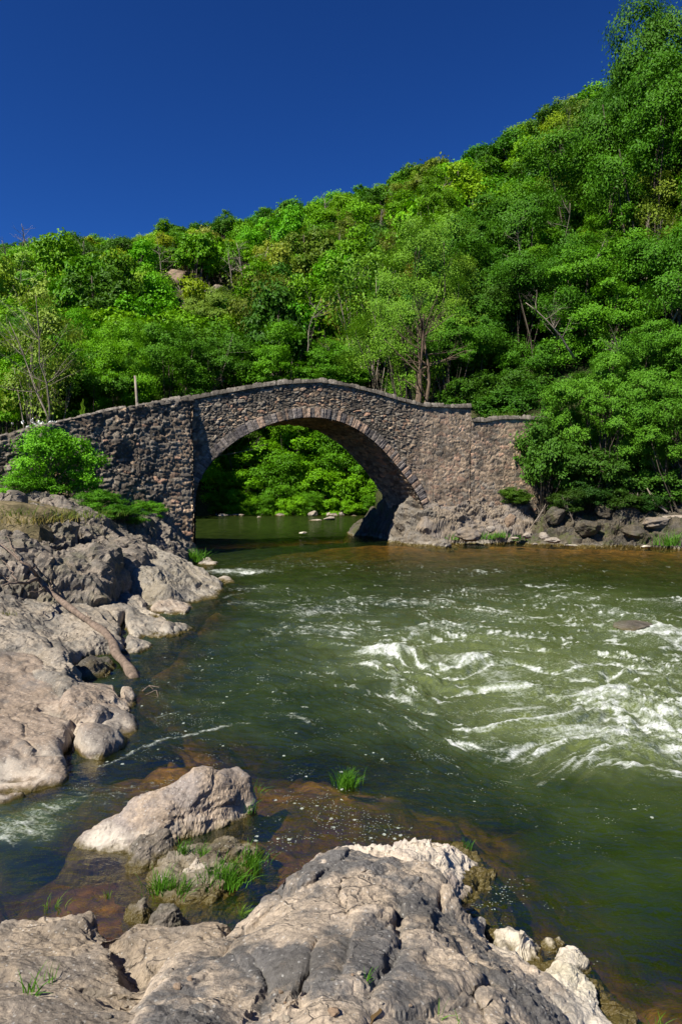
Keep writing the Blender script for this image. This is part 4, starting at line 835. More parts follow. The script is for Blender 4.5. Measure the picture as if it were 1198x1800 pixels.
sheet('coping', V, np.array([0, 0, 1.0]), np.zeros(Uq.shape), np.array([.16, .14, .115])*(.5+.9*r[..., None])*(.6+.4*e[..., None]))
# earth fill of the approach behind the wing wall
dep = np.array([.45, .5, 4.5, 9]); V = np.stack([np.stack([ct[0]+Wt[0]*uc-Wn[0]*d_, ct[1]+Wt[1]*uc-Wn[1]*d_, wing_top(uc)-(.05 if k == 0 else .30 if k < 3 else 3.5)], -1) for k, d_ in enumerate(dep)])
o = obj('approach_path', mesh_np('approach_path', V.reshape(-1, 3), gridfaces(4, len(uc)), mat=M_EARTH)); o['kind'] = 'structure'
# ground behind the low wall on the right
V = np.stack([W3(sc2, top_z(sc2)-.10, .5), W3(sc2, top_z(sc2)-.15, 9)]); o = obj('embankment', mesh_np('embankment', V.reshape(-1, 3), gridfaces(2, len(sc2)), mat=M_HILL)); o['kind'] = 'structure'
# ================================================================== vegetation
def nrand(rng, n):
    v = rng.normal(size=(n, 3)); return v/np.linalg.norm(v, axis=1)[:, None]
def leaves_mesh(name, C, Nn, size, rng, mat, lv=None, aspect=.62, fold=.25):
    """one small folded leaf (2 quads sharing the midrib as a kite) at each centre"""
    n = len(C); a = nrand(rng, n); a = a-Nn*(a*Nn).sum(1)[:, None]; a /= np.linalg.norm(a, axis=1)[:, None]+1e-9
    b = np.cross(Nn, a); sz = (size*(.65+.7*rng.random(n)))[:, None]
    p0 = C-a*sz*.5; p1 = C+b*sz*.5*aspect+Nn*sz*fold*.4; p2 = C+a*sz*.5; p3 = C-b*sz*.5*aspect+Nn*sz*fold*.4
    V = np.stack([p0, p1, p2, p3], 1).reshape(-1, 3); Fc = np.arange(4*n).reshape(n, 4)
    l = (rng.random(n) if lv is None else np.clip(lv, 0, 1)); l = np.repeat(l, 4)
    return V, Fc, l
def crown_pts(rng, Rr, Ht, nl, nleaf, lr=(.22, .38), clumps=16, sig=.16, zmin=-.75, skirt=.0, gap=.0):
    """leaf centres and normals of a crown centred on the origin: lobes -> twig clumps -> leaves"""
    D = nrand(rng, nl*4); D = D[D[:, 2] > zmin][:nl]; nl = len(D)
    rad = rng.uniform(.35, .86, nl)**.8; LC = D*rad[:, None]*np.array([Rr, Rr, Ht]); LR = rng.uniform(*lr, nl)*min(Rr, Ht*1.2)
    per = rng.multinomial(nl*clumps, LR**2/(LR**2).sum()); cc = []; cn = []; cr = []; cb = []
    for i in range(nl):
        d = nrand(rng, per[i]); d[:, 2] = d[:, 2]*.8+.12; q = LC[i]+d*LR[i]*np.array([1, 1, .72])
        cc.append(q); cn.append(d); cr.append(np.full(len(q), LR[i]*sig*2)); cb.append(np.full(len(q), rng.random()))
    cc = np.concatenate(cc); cn = np.concatenate(cn); cr = np.concatenate(cr); cb = np.concatenate(cb)
    dd = ((cc[:, None]-LC[None])**2/(LR[None, :, None]*np.array([1, 1, .72]))**2).sum(-1); keep = (np.sort(dd, 1)[:, 0] > .62)
    keep &= rng.random(len(cc)) > gap; cc, cn, cr, cb = cc[keep], cn[keep], cr[keep], cb[keep]
    i = rng.integers(0, len(cc), nleaf)
    C = cc[i]+rng.normal(size=(nleaf, 3))*cr[i][:, None]*np.array([1, 1, .55])
    N = cn[i]*.95+nrand(rng, nleaf)*.6+np.array([0, 0, .35]); N /= np.linalg.norm(N, axis=1)[:, None]
    lv = .25*cb[i]+.35*rng.random(nleaf)+.2+.12*rng.normal(size=nleaf)
    return C, N, lv, LC, cc
def tree_protos(seed, Rr, Ht, trunk, nl, nleaf, size, barkm=None, kind='tree', lr=(.22, .38), clumps=16, sig=.16, gap=0, zmin=-.75, bare=0, trad=.16, limbs=9, stems=1):
    rng = np.random.default_rng(seed); C, N, lv, LC, cc = crown_pts(rng, Rr, Ht, nl, nleaf, lr, clumps, sig, zmin, gap=gap)
    zc = trunk+Ht*.72; C = C+[0, 0, zc]; LCz = LC+[0, 0, zc]; cc = cc+[0, 0, zc]
    V, Fc, l = leaves_mesh('crown', C, N, size, rng, M_LEAF, lv)
    crown = mesh_np('crown', V, Fc, {'lv': l}, False, M_LEAF)
    mb = MB()
    for s_ in range(stems):
        b0 = np.array([rng.normal()*.25*(stems > 1)*2, rng.normal()*.2*(stems > 1), -1.2]); top = np.array([rng.normal()*.3*Rr*.5, rng.normal()*.3, zc+Ht*(.35 if gap < .2 else -.05)])
        pts = [b0*(1-t_)+top*t_+np.array([math.sin(t_*5+seed+s_), math.cos(t_*4+seed), 0])*.10*Rr*t_*(1-t_)*2 for t_ in np.linspace(0, 1, 9)]
        mb.tube(pts, [trad*(1-t_*.82) for t_ in np.linspace(0, 1, 9)], 7)
        order = np.argsort(rng.random(len(LCz)))[:limbs]
        for i in order:
            k = int(np.clip(((LCz[i][2]-trunk*.6)/(zc+Ht*.35))*6, 2, 7)); st_ = pts[k-1] if k > 1 else pts[2]
            en = LCz[i]; mid = (np.array(st_)+en)/2+[0, 0, .10*Rr*rng.normal()-.05*Rr]
            mb.tube([st_, (st_+mid)/2+rng.normal(size=3)*.03*Rr, mid, (mid+en)/2+rng.normal(size=3)*.04*Rr, en], [trad*.45, trad*.36, trad*.28, trad*.2, trad*.10], 5)
            if bare:
                near_ = cc[np.argsort(((cc-en)**2).sum(1))[:bare]]
                for q in near_: mb.tube([(mid+en)/2, en*.5+q*.5+rng.normal(size=3)*.05*Rr, q], [trad*.12, trad*.08, trad*.03], 4)
    return crown, mb.mesh('trunk', barkm or M_BARK)
def top_of(me):
    c = np.zeros(len(me.vertices)*3, np.float32); me.vertices.foreach_get('co', c); return float(np.percentile(c[2::3], 99.7))
def plant(kind, label, cat, loc, protos, scale, rz, colr, group=None, parts=('crown', 'trunk'), lean=(0, 0)):
    r = empty(kind, loc); r.scale = (scale if hasattr(scale, '__len__') else (scale,)*3); r.rotation_euler = (lean[0], lean[1], rz); tag(r, label, cat, group)
    for nm, me in zip(parts, protos):
        o = obj(nm, me, r); o.color = (*colr, 1)
    return r
# prototype meshes (shared by the copies)
PF = [tree_protos(1000+k, *a) for k, a in enumerate([
    (1.0, .85, .8, 26, 5200, .115), (1.0, 1.15, .8, 30, 5600, .115), (1.0, .75, .7, 20, 4600, .12), (1.0, 1.0, .9, 34, 5600, .105), (1.0, 1.3, .9, 28, 5400, .11), (1.0, .9, .7, 40, 6000, .10)])]
for k in range(6):
    pass
PA = [tree_protos(1020+k, 1.0, 1.25, .9, 26, 5600, .070, M_BARKPALE, gap=.35, clumps=9, sig=.2, trad=.035, bare=3, limbs=14) for k in range(2)]
for c_, t_ in PF: pass
PN = [tree_protos(1040+k, *a, trad=.045, limbs=10, gap=.12, sig=.13, lr=(.15, .33)) for k, a in enumerate([
    (1.0, .95, .9, 32, 36000, .040), (1.0, 1.25, .9, 36, 38000, .039), (1.0, .9, .8, 30, 34000, .042), (1.0, 1.1, 1.0, 38, 40000, .038)])]
PB = [tree_protos(1060+k, *a, kind='bush', trad=.035, limbs=8, stems=3, zmin=-.9) for k, a in enumerate([(1.0, .85, .05, 34, 15000, .075), (1.0, 1.1, .05, 38, 16000, .072), (1.0, .7, .0, 28, 13000, .08)])]
def T(name): return None
rng = np.random.default_rng(77)
GREENS = {'bright': [(0.105, 0.270, 0.0037), (0.118, 0.295, 0.0045), (0.111, 0.283, 0.0060)], 'mid': [(0.068, 0.194, 0.0045), (0.074, 0.207, 0.0053), (0.082, 0.213, 0.0037)],
          'dark': [(0.037, 0.112, 0.0075), (0.041, 0.126, 0.0045), (0.048, 0.132, 0.0075)], 'pale': [(0.206, 0.302, 0.0360), (0.172, 0.289, 0.0210), (0.220, 0.328, 0.0480)], 'yellowish': [(0.185, 0.314, 0.0075), (0.166, 0.289, 0.0060)], 'olive': [(0.118, 0.151, 0.0158), (0.105, 0.151, 0.0142)]}
CLEAR = [(330, 508, 52, 30), (405, 515, 28, 22), (440, 478, 26, 18)]
sky_cols = [(-50, 150, 'above the left wing wall'), (150, 300, 'above the wing wall corner'), (300, 470, 'above the left side of the arch'), (470, 640, 'above the crown of the arch'), (640, 800, 'above the right side of the arch'), (800, 960, 'above the low wall'), (960, 1300, 'above the right bank tree')]
hill_rows = [(0, .30, 'low on the hillside'), (.30, .58, 'halfway up the hillside'), (.58, .82, 'high on the hillside'), (.82, 2, 'on the skyline')]
size_words = {'bright': 'bright green', 'mid': 'mid green', 'dark': 'dark green', 'pale': 'silvery green', 'yellowish': 'yellowish green', 'olive': 'olive green'}
placed = []; cnt = {}
def hz0(px, Y): return float(hill(np.array([float(px)]), np.array([float(Y)]))[0])
def blocked(px, py, w_): return any(abs(px-a)/(b_+w_*.30) < 1 and abs(py-c)/(d_+w_*.30) < 1 for a, c, b_, d_ in CLEAR)
tries = 0; nope = 0; TOPZ = {p[0].name: top_of(p[0]) for p in PF+PA+PN}
while tries < 9000:
    tries += 1
    px = rng.uniform(-110, 1310); t_ = rng.random()**.85*1.06; yb = np.interp(px, BX, BY); yr = np.interp(px, KX, KR); Yq = yb+3+(yr-yb-3)*t_
    if Yq < 47: continue
    x = (px-CX)/F*Yq; rad = rng.uniform(3.0, 5.2) if Yq > 85 else rng.uniform(2.8, 4.2)
    if px > 700 and Yq < 70: rad *= .85
    if any((x-a)**2+((Yq-b)*.8)**2 < ((rad+c)*.60)**2 for a, b, c in placed): continue
    z = float(hill(np.array([px]), np.array([Yq]))[0])
    if z < -.2: continue
    sx, sy = proj(np.array([x, Yq, z+rad*1.2])); 
    w_ = rad/Yq*F
    if blocked(sx, sy, w_) or blocked(sx, sy-w_*.4, w_): continue
    # hidden behind the slope or far out of view
    if t_ > 1.0 and rng.random() < .6: continue
    placed.append((x, Yq, rad))
    r_ = rng.random(); left = px < 640
    tone = ('bright' if r_ < .36 else 'mid' if r_ < .58 else 'dark' if r_ < .78 else 'yellowish' if r_ < .87 else 'pale' if r_ < .94 else 'olive') if left else ('bright' if r_ < .22 else 'mid' if r_ < .5 else 'dark' if r_ < .76 else 'yellowish' if r_ < .85 else 'pale' if r_ < .92 else 'olive')
    g = GREENS[tone][rng.integers(len(GREENS[tone]))]; g = tuple(v*rng.uniform(.85, 1.2) for v in g)
    trel = (Yq-yb)/(yr-yb); rw = [h_ for a, b, h_ in hill_rows if a <= trel < b][0]; cw = [h_ for a, b, h_ in sky_cols if a <= px < b] or ['beyond the picture edge']
    shape = 'round' if rng.random() < .6 else 'tall'
    kind = ('dense_tree' if tone == 'dark' else 'broadleaf_tree') if shape == 'round' else 'slender_tree'
    if tone in ('pale', 'olive') and rng.random() < .5: pr = PA[rng.integers(2)]; kind = 'airy_tree'; shape = 'airy thin'
    elif Yq < 82: pr = PN[rng.integers(4)]
    else: pr = PF[rng.integers(6)]
    lab = f'{size_words[tone]} {shape} tree {rw} {cw[0]}'
    grp = f'{tone} {shape} trees {rw} {cw[0]}'
    sc_z = rng.uniform(.85, 1.1)*(1.0 if shape == 'round' else 1.3)
    sc_z = rng.uniform(.85, 1.1)*(1.0 if shape == 'round' else 1.3)
    _, ty = proj(np.array([x, Yq, z-rad*.25+TOPZ[pr[0].name]*rad*sc_z])); ks = float(np.interp(px, KX, KS))
    if ty < ks-6-rng.random()**3*26: 
        nope += 1; placed.pop(); continue
    plant(kind, lab, 'tree', (x, Yq, z-rad*.25), pr, (rad, rad, rad*sc_z), rng.uniform(0, 6.28), g, grp)
    cnt[kind] = cnt.get(kind, 0)+1
print('hill trees', len(placed), cnt, 'tries', tries)
# the wood goes on beyond both sides of the view
ro = np.random.default_rng(5)
for k in range(46):
    left = k % 2 == 0; px = ro.uniform(-420, -115) if left else ro.uniform(1315, 1650); yb = np.interp(px, BX, BY); yr = np.interp(px, KX, KR); Yq = yb+2+(yr-yb)*ro.random()**1.2*.8
    x = (px-CX)/F*Yq; rad = ro.uniform(3.6, 5.4); z = hz0(px, Yq); g = GREENS[['bright', 'mid', 'dark'][k % 3]][0]
    plant('broadleaf_tree', f"{['bright', 'mid', 'dark'][k % 3]} green tree of the wood beyond the {'left' if left else 'right'} picture edge", 'tree', (x, Yq, z-1), PN[k % 4] if Yq < 75 else PF[k % 6], (rad, rad, rad), ro.uniform(0, 6), g, f"{['bright', 'mid', 'dark'][k % 3]} trees beyond the {'left' if left else 'right'} picture edge")
# low cover between the trees
n = 80000; px = np.random.default_rng(6).uniform(-450, 1650, n); yb = np.interp(px, BX, BY); yr = np.interp(px, KX, KR); t_ = np.random.default_rng(7).random(n)**.9*1.05; Yq = yb+.5+(yr-yb)*t_; z = hill(px, Yq); x = (px-CX)/F*Yq
cl = perlin(x*.35, Yq*.35, 21); z = z+np.abs(rng.normal(size=n))*.9*(1+cl); sc1_, sy1 = proj(np.stack([x, Yq, z], -1)); ok = np.ones(n, bool)
for a, c, b_, d_ in CLEAR: ok &= ~((np.abs(sc1_-a) < b_*.8) & (np.abs(sy1-c) < d_*.9))
C = np.stack([x, Yq, z], -1)[ok]; N = nrand(rng, len(C))+[0, -.2, .6]; N /= np.linalg.norm(N, axis=1)[:, None]
V, Fc, l = leaves_mesh('x', C, N, np.clip(C[:, 1]/220, .18, .8), rng, M_LEAF)
o = obj('undergrowth', mesh_np('undergrowth', V, Fc, {'lv': l}, False, M_LEAF)); o.color = (.028, .085, .010, 1); tag(o, 'dense dark green undergrowth covering the hillside between the trees', 'undergrowth', kind='stuff')

# ---- single trees one can tell apart, right side and close behind the bridge
def hz(px, Y): return float(hill(np.array([float(px)]), np.array([float(Y)]))[0])
def hero(kind, label, px, Y, ytop, rad, pr, colr, htz=1.0, lean=(0, 0), zoff=0, group=None, cat='tree'):
    """tree whose top reaches picture height ytop; rad = crown radius"""
    p0 = PY(px, 500, Y); zt = PY(px, ytop, Y)[2]; ext = top_of(pr[0])*rad*htz
    return plant(kind, label, cat, (p0[0], Y, zt-ext+zoff), pr, (rad, rad, rad*htz), rng.uniform(0, 6.28), colr, group, lean=lean)
G = GREENS
BIG = [tree_protos(1100+k, *a, trad=.035, limbs=16, bare=1, gap=.12, sig=.12, lr=(.13, .29), clumps=24) for k, a in enumerate([(1.0, 1.35, .8, 40, 80000, .027), (1.0, 1.1, .8, 36, 76000, .028)])]
LACY = tree_protos(1110, 1.0, 1.3, .8, 46, 80000, .023, M_BARK, gap=.16, clumps=12, sig=.11, trad=.04, bare=3, limbs=26)
for k, (kd, lb, px, Y, yt, rd, pr, g, hz_) in enumerate([
    ('oak_tree', 'tallest dark tree rising to the top right corner with lacy crown', 1152, 56, 32, 6.5, BIG[0], (0.049, 0.141, 0.0090), 1.55),
    ('oak_tree', 'dark tree with ragged top just left of the tallest tree on the skyline', 1092, 62, 135, 5.0, LACY, (0.038, 0.130, 0.0075), 1.2),
    ('oak_tree', 'big green tree directly below and behind the tallest tree at the right edge', 1190, 50, 130, 6.5, BIG[0], (0.056, 0.166, 0.0075), 1.25),
    ('oak_tree', 'large dense tree on the right, left of the tallest tree, reaching above the slope', 1010, 58, 235, 7.0, BIG[0], (0.061, 0.173, 0.0075), 1.15),
    ('oak_tree', 'dark dense tree in the middle of the right hand tree mass', 900, 55, 330, 6.0, BIG[1], (0.049, 0.147, 0.0075), 1.2),
    ('oak_tree', 'mid green tree left of the right hand tree mass', 800, 62, 400, 5.6, BIG[1], (0.068, 0.188, 0.0090), 1.1),
    ('oak_tree', 'bright green tree in the right tree mass just above the bank tree', 1060, 46, 430, 5.0, BIG[1], (0.077, 0.217, 0.0090), 1.0),
    ('oak_tree', 'dark tree at the right picture edge above the bank tree', 1195, 43, 400, 5.2, BIG[0], (0.056, 0.170, 0.0090), 1.1),
    ('oak_tree', 'dark green tree closing the hollow behind the low wall', 850, 52, 500, 4.6, BIG[1], (0.044, 0.132, 0.0090), 1.0),
    ('oak_tree', 'dark leafy tree above the hollow behind the low wall, to its right', 950, 48, 450, 4.8, BIG[0], (0.049, 0.151, 0.0075), 1.0),
    ('ash_tree', 'pale airy tree with bare brown forked trunks behind the right side of the bridge', 735, 50, 400, 4.8, LACY, (0.127, 0.269, 0.0195), 1.35),
    ('ash_tree', 'pale yellowish airy tree left of the forked trunk tree behind the bridge', 655, 78, 440, 5.6, PA[0], (0.120, 0.251, 0.0225), 1.3),
    ('broadleaf_tree', 'leafy green tree low behind the bridge parapet right of the forked trunk', 790, 47, 565, 2.6, PN[0], (0.065, 0.188, 0.0090), 1.0),
    ('broadleaf_tree', 'dense dark tree beside the low wall end of the bridge', 830, 49, 540, 3.2, PN[3], (0.049, 0.151, 0.0090), 1.0),
    ('broadleaf_tree', 'fresh green tree at the left picture edge behind the wing wall', -10, 58, 575, 4.0, PN[1], (0.116, 0.283, 0.0075), 1.0),
    ('broadleaf_tree', 'fresh green rounded tree next to the leaning dead tree on the left', 75, 61, 600, 4.1, PN[0], (0.101, 0.264, 0.0075), .9),
    ('broadleaf_tree', 'dark green tree behind the wing wall in the left', 170, 64, 610, 4.2, PN[2], (0.056, 0.166, 0.0075), 1.0),
    ('broadleaf_tree', 'mid green tree behind the left part of the arch wall', 290, 72, 570, 4.9, PN[3], (0.065, 0.188, 0.0075), 1.0),
    ('broadleaf_tree', 'dark green tree just above the parapet left of the crown', 400, 77, 590, 5.0, PN[0], (0.056, 0.161, 0.0090), .9),
    ('broadleaf_tree', 'bright green tree just above the crown of the bridge', 500, 77, 570, 5.1, PN[1], (0.089, 0.245, 0.0075), .9),
    ('broadleaf_tree', 'mid green low tree right above the bridge crown', 590, 76, 600, 4.5, PN[2], (0.077, 0.217, 0.0090), .9),
    ('bush', 'dark bush in the hollow behind the low wall', 862, 46, 655, 1.9, PB[0], (0.041, 0.112, 0.0067), 1.0),  # bushes added behind the wall, dark leaves giving the hollow its shade
    ('bush', 'dark bush right of the hollow behind the low wall', 915, 46, 650, 2.2, PB[1], (0.039, 0.107, 0.0067), 1.0),
    ('bush', 'dark green bush just behind the low wall near the bank tree', 935, 44, 672, 2.0, PB[1], (0.035, 0.112, 0.0075), 1.0),
    ('bush', 'mid green bush just behind the middle of the low wall', 885, 44.5, 685, 1.7, PB[2], (0.040, 0.125, 0.0075), .9),
    ('bush', 'low dark bush behind the parapet step', 815, 46.5, 668, 1.6, PB[2], (0.044, 0.126, 0.0067), 1.0),
    ('broadleaf_tree', 'flowering pale green tree under the hillside clearing', 385, 105, 510, 5.2, PN[0], (0.152, 0.252, 0.0330), 1.0),
    ('broadleaf_tree', 'round tree standing out on the skyline above the bridge crown', 512, 232, 357, 5.6, PF[0], (0.072, 0.227, 0.0075), .9),
    ]):
    hero(kd, lb, px, Y, yt, rd, pr, g, hz_)
# the overhanging tree and bushes of the right bank
HANG = tree_protos(1120, 1.0, .8, .2, 60, 100000, .029, trad=.03, limbs=24, bare=2, zmin=-.95, lr=(.12, .27), stems=2, gap=.15, sig=.12, clumps=24)
for kd, lb, px, py, Y, rd, hs, g in [
    ('overhanging_tree', 'bright green tree leaning over the right bank down to the rocks', 1065, 735, 37.5, 3.3, 1.25, (0.087, 0.227, 0.0153)),
    ('overhanging_tree', 'lower bright branches of the right bank spreading at the picture edge', 1180, 770, 36.0, 3.0, 1.2, (0.073, 0.197, 0.0126)),
    ('overhanging_tree', 'upper bright green crown over the bank tree at the right', 1140, 655, 39.5, 3.4, 1.0, (0.073, 0.204, 0.0126)),
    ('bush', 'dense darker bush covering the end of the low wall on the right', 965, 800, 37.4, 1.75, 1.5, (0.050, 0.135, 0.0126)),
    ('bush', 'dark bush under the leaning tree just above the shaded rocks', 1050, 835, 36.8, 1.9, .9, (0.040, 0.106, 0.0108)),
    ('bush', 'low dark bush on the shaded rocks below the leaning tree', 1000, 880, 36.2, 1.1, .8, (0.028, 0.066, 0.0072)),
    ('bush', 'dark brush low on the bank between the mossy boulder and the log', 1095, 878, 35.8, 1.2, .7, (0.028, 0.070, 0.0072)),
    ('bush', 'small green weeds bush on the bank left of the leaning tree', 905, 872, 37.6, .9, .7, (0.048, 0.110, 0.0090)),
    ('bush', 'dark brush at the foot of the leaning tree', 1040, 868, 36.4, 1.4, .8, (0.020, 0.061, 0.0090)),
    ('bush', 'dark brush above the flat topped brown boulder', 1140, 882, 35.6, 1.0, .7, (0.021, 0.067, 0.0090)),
    ('bush', 'dark bush at the right picture edge above the bank log', 1165, 850, 36.4, 1.9, .8, (0.043, 0.118, 0.0108))]:
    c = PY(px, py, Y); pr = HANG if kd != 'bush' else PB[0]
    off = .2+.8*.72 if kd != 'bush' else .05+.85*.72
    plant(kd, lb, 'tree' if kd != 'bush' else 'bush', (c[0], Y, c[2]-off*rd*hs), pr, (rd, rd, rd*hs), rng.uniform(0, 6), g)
# foliage of the far bank seen through the arch
for k, (px, py, Y, rd, g) in enumerate([(350, 850, 73, 3.0, 'bright'), (385, 800, 76, 3.4, 'mid'), (425, 850, 73.5, 2.6, 'bright'), (455, 790, 77, 3.4, 'bright'), (490, 845, 74, 2.8, 'mid'), (520, 780, 77, 3.6, 'bright'), (560, 840, 74.5, 2.9, 'bright'), (590, 790, 76, 3.2, 'mid'),
                                        (620, 850, 73.5, 2.5, 'bright'), (655, 800, 74, 3.2, 'mid'), (660, 870, 72.5, 1.6, 'bright'), (480, 740, 84, 4.2, 'mid'), (400, 745, 84, 4.2, 'bright'), (580, 735, 84, 4.2, 'mid'), (650, 745, 82, 4.0, 'dark'), (530, 870, 73, 1.3, 'mid'), (400, 880, 73, 1.2, 'mid')]):
    c = PY(px, py, Y); place_ = ['at the left edge', 'upper left', 'left of centre', 'upper left of centre', 'in the centre', 'upper centre', 'right of centre', 'upper right of centre', 'at the right', 'upper right', 'low at the right edge', 'top centre', 'top left', 'top right of centre', 'top right corner', 'small and low in the centre', 'small and low at the left'][k]
    plant('bush', f'{size_words[g]} far bank bush through the arch, {place_}', 'bush', (c[0], Y, c[2]-rd*.66), PB[k % 3], (rd, rd, rd), rng.uniform(0, 6), GREENS[g][0])
for k in range(11):
    px = 345+k*30+rng.uniform(-8, 8); rd = rng.uniform(1.2, 1.9); c = PY(px, 893, 71.6+rng.uniform(0, .8)); g = ['bright', 'mid', 'bright'][k % 3]
    plant('bush', f'low {size_words[g]} bush at the far water edge through the arch', 'bush', (c[0], c[1], c[2]-rd*.5), PB[k % 3], (rd, rd, rd*.9), rng.uniform(0, 6), GREENS[g][1], f'low {g} bushes at the far water edge seen through the arch')
# left bank bush, brambles and ferns by the wing wall
LB = tree_protos(1130, 1.0, 1.0, .1, 36, 15000, .062, trad=.03, limbs=14, stems=3, bare=1, gap=.15, lr=(.18, .34), zmin=-.9)
for lb, px, py, Y, rd, hs, g in [('bright leafy shrub growing in front of the dark wing wall', 105, 814, 24.5, 1.38, 1.05, (0.105, 0.311, 0.0090)), ('lower left part of the leafy shrubs on the left bank', 55, 862, 23.5, 1.0, .7, (0.096, 0.283, 0.0090)),
                                 ('spreading green bramble right of the leafy shrub on the ledge', 180, 885, 24.0, .9, .62, (0.065, 0.198, 0.0090)), ('dark low bramble hanging over the fractured rocks', 215, 905, 23.6, .85, .5, (0.052, 0.161, 0.0090)), ('small green bush at the foot of the wing wall near the pier', 262, 897, 27.5, .7, .65, (0.077, 0.227, 0.0090))]:
    c = PY(px, py, Y); plant('bush', lb, 'bush', (c[0], Y, c[2]-.82*rd*hs), LB, (rd, rd, rd*hs), rng.uniform(0, 6), g)
# ---- bare and dead trees
def dead_tree(name, label, base, height, rad, seed, lean=(0, 0), nb=12, mat=None, spread=.45, cat='dead tree', fork=0):
    rr = random.Random(seed); mb = MB(); rn = np.random.default_rng(seed)
    def grow(p, d, L, r, depth):
        n = 6; pts = [p]; 
        for i in range(n):
            d = d+rn.normal(size=3)*.10; d /= np.linalg.norm(d); p = p+d*L/n; pts.append(p)
        mb.tube(pts, [r*(1-.75*i/n) for i in range(n+1)], 5 if depth else 7)
        if depth < 3:
            for k in range(nb if depth == 0 else rr.randint(2, 4)):
                i = rr.randint(2 if depth else 2, n-1); dd = d*.55+rn.normal(size=3)*spread*1.4; dd[2] = abs(dd[2])*.6+.15; dd /= np.linalg.norm(dd)
                grow(pts[i], dd, L*rr.uniform(.25, .5), r*.38*(1-.5*i/n), depth+1)
    for k in range(1+fork):
        d0 = np.array([lean[0]+.18*k*(-1)**k, lean[1], 1.0]); grow(np.array([0.1*k, 0, -.5]), d0/np.linalg.norm(d0), height*(1-.12*k), rad, 0)
    V, Fc, A = mb.arr(); o = obj(name, mesh_np(name, V, Fc, A, True, mat or M_BARKPALE), loc=base); tag(o, label, cat); return o
def atp(px, Y, z=None):
    q = PY(px, 855, Y); return (q[0], Y, hz(px, Y)-.3 if z is None else z)
c = PY(88, 712, 52); dead_tree('dead_tree', 'tall bare grey tree with thin branches behind the wing wall on the left', (c[0], 52, c[2]-1), 9.5, .07, 3, (-.12, 0), 14, fork=1)
hero('ash_tree', 'sparse yellowish green tree round the bare grey tree on the left', 62, 55, 520, 3.2, PA[1], (.16, .25, .03), 1.5)
c = PY(730, 700, 44.5); dead_tree('ash_tree', 'brown forked bare trunk behind the right shoulder of the bridge', (c[0], 44.5, c[2]-1.5), 8.0, .17, 12, (.05, 0), 9, mat=bark_mat('bark_reddish', (.045, .032, .02), (.17, .12, .08)), fork=2, cat='tree')
c = PY(380, 643, 75); dead_tree('dead_tree', 'small bleached snag sticking up behind the bridge parapet', (c[0], 75, 2), c[2]-1.5, .16, 5, (.02, 0), 22, spread=.8)
c = PY(512, 668, 75); dead_tree('dead_tree', 'bare slanting branch behind the crown of the bridge', (c[0], 75, c[2]-.6), 3.0, .05, 9, (-.9, 0), 5)
c = PY(242, 715, 30); mb = MB(); mb.tube([c+[0, 0, -.8], c+[-.03, 0, .3], c+[-.10, 0, 1.35]], [.06, .06, .045], 8); V, Fc, A = mb.arr(); o = centred('wooden_post', V, Fc, A, mat=M_BARKPALE); tag(o, 'short leaning pale wooden post behind the wing wall', 'post')
for k, (px, py, Y, hh, ln, lb) in enumerate([(1000, 520, 50, 5.5, (.5, -.2), 'grey bare branch fan in the right tree mass below the tallest tree'), (1010, 585, 40.5, 4.5, (-.8, -.3), 'bare whitish branch reaching left above the bank tree'), (1120, 640, 39.0, 3.6, (-.7, -.5), 'bare twigs inside the bank tree on the right'), (930, 470, 53, 5, (-.5, -.3), 'bare grey boughs in the dark tree mass'), (1160, 560, 41, 4, (.5, -.4), 'bare twisted boughs at the right edge'), (1000, 440, 54, 5, (-.7, -.2), 'pale dead boughs high in the right trees'),
                                           (610, 640, 74, 5, (-.8, 0), 'thin bare branch above the bridge crown pointing left'), (350, 545, 120, 6, (.1, 0), 'thin white dead trunk at the hillside clearing'), (330, 535, 122, 5, (-.1, 0), 'second thin pale dead trunk left in the hillside clearing'), (215, 470, 185, 8, (0, 0), 'white dead trunk high on the left hillside'), (590, 560, 90, 7, (.1, 0), 'greyish bare tree halfway up behind the bridge crown'), (540, 600, 75, 6, (.2, 0), 'thin bare grey stem above the parapet crown')]):
    c = PY(px, py, Y); dead_tree('dead_tree' if k > 6 else 'dead_branch', lb, (c[0], Y, c[2]-1), hh, .07 if Y < 100 else .16, 50+k, ln, 9, spread=.6, cat='dead tree' if k > 6 else 'dead branch')
for k, (px, py, hh) in enumerate([(930, 905, 1.6), (1010, 900, 1.8), (1080, 905, 1.5), (1125, 895, 1.7), (1180, 900, 1.4)]):
    c = PY(px, py, 35.6); dead_tree('dead_branch', ['brown dead twigs left of the shaded rocks', 'dead twigs above the big mossy boulder', 'tangle of dead twigs in the middle of the shaded bank', 'dead twigs left of the fallen log', 'dead twigs above the fallen log'][k], (c[0], 35.6, c[2]-.3), hh, .03, 90+k, (.3*(-1)**k, -.2), 9, spread=.7, cat='dead branch')
rk = random.Random(12)
for k in range(22):
    px = rk.uniform(20, 1180); yq = rk.uniform(.25, .85); yb = float(np.interp(px, BX, BY)); yr = float(np.interp(px, KX, KR)); Yq = yb+(yr-yb)*yq
    if Yq < 58: Yq += 25
    x = (px-CX)/F*Yq; z = hz(px, Yq); dead_tree('dead_tree', 'thin pale dead tree standing among the green trees of the hillside', (x, Yq, z+rk.uniform(1, 3)), rk.uniform(7.5, 10), .07+Yq*.0007, 200+k, (rk.uniform(-.3, .3), -.2), 12, spread=.65).__setitem__('group', 'pale dead trees scattered over the hillside')
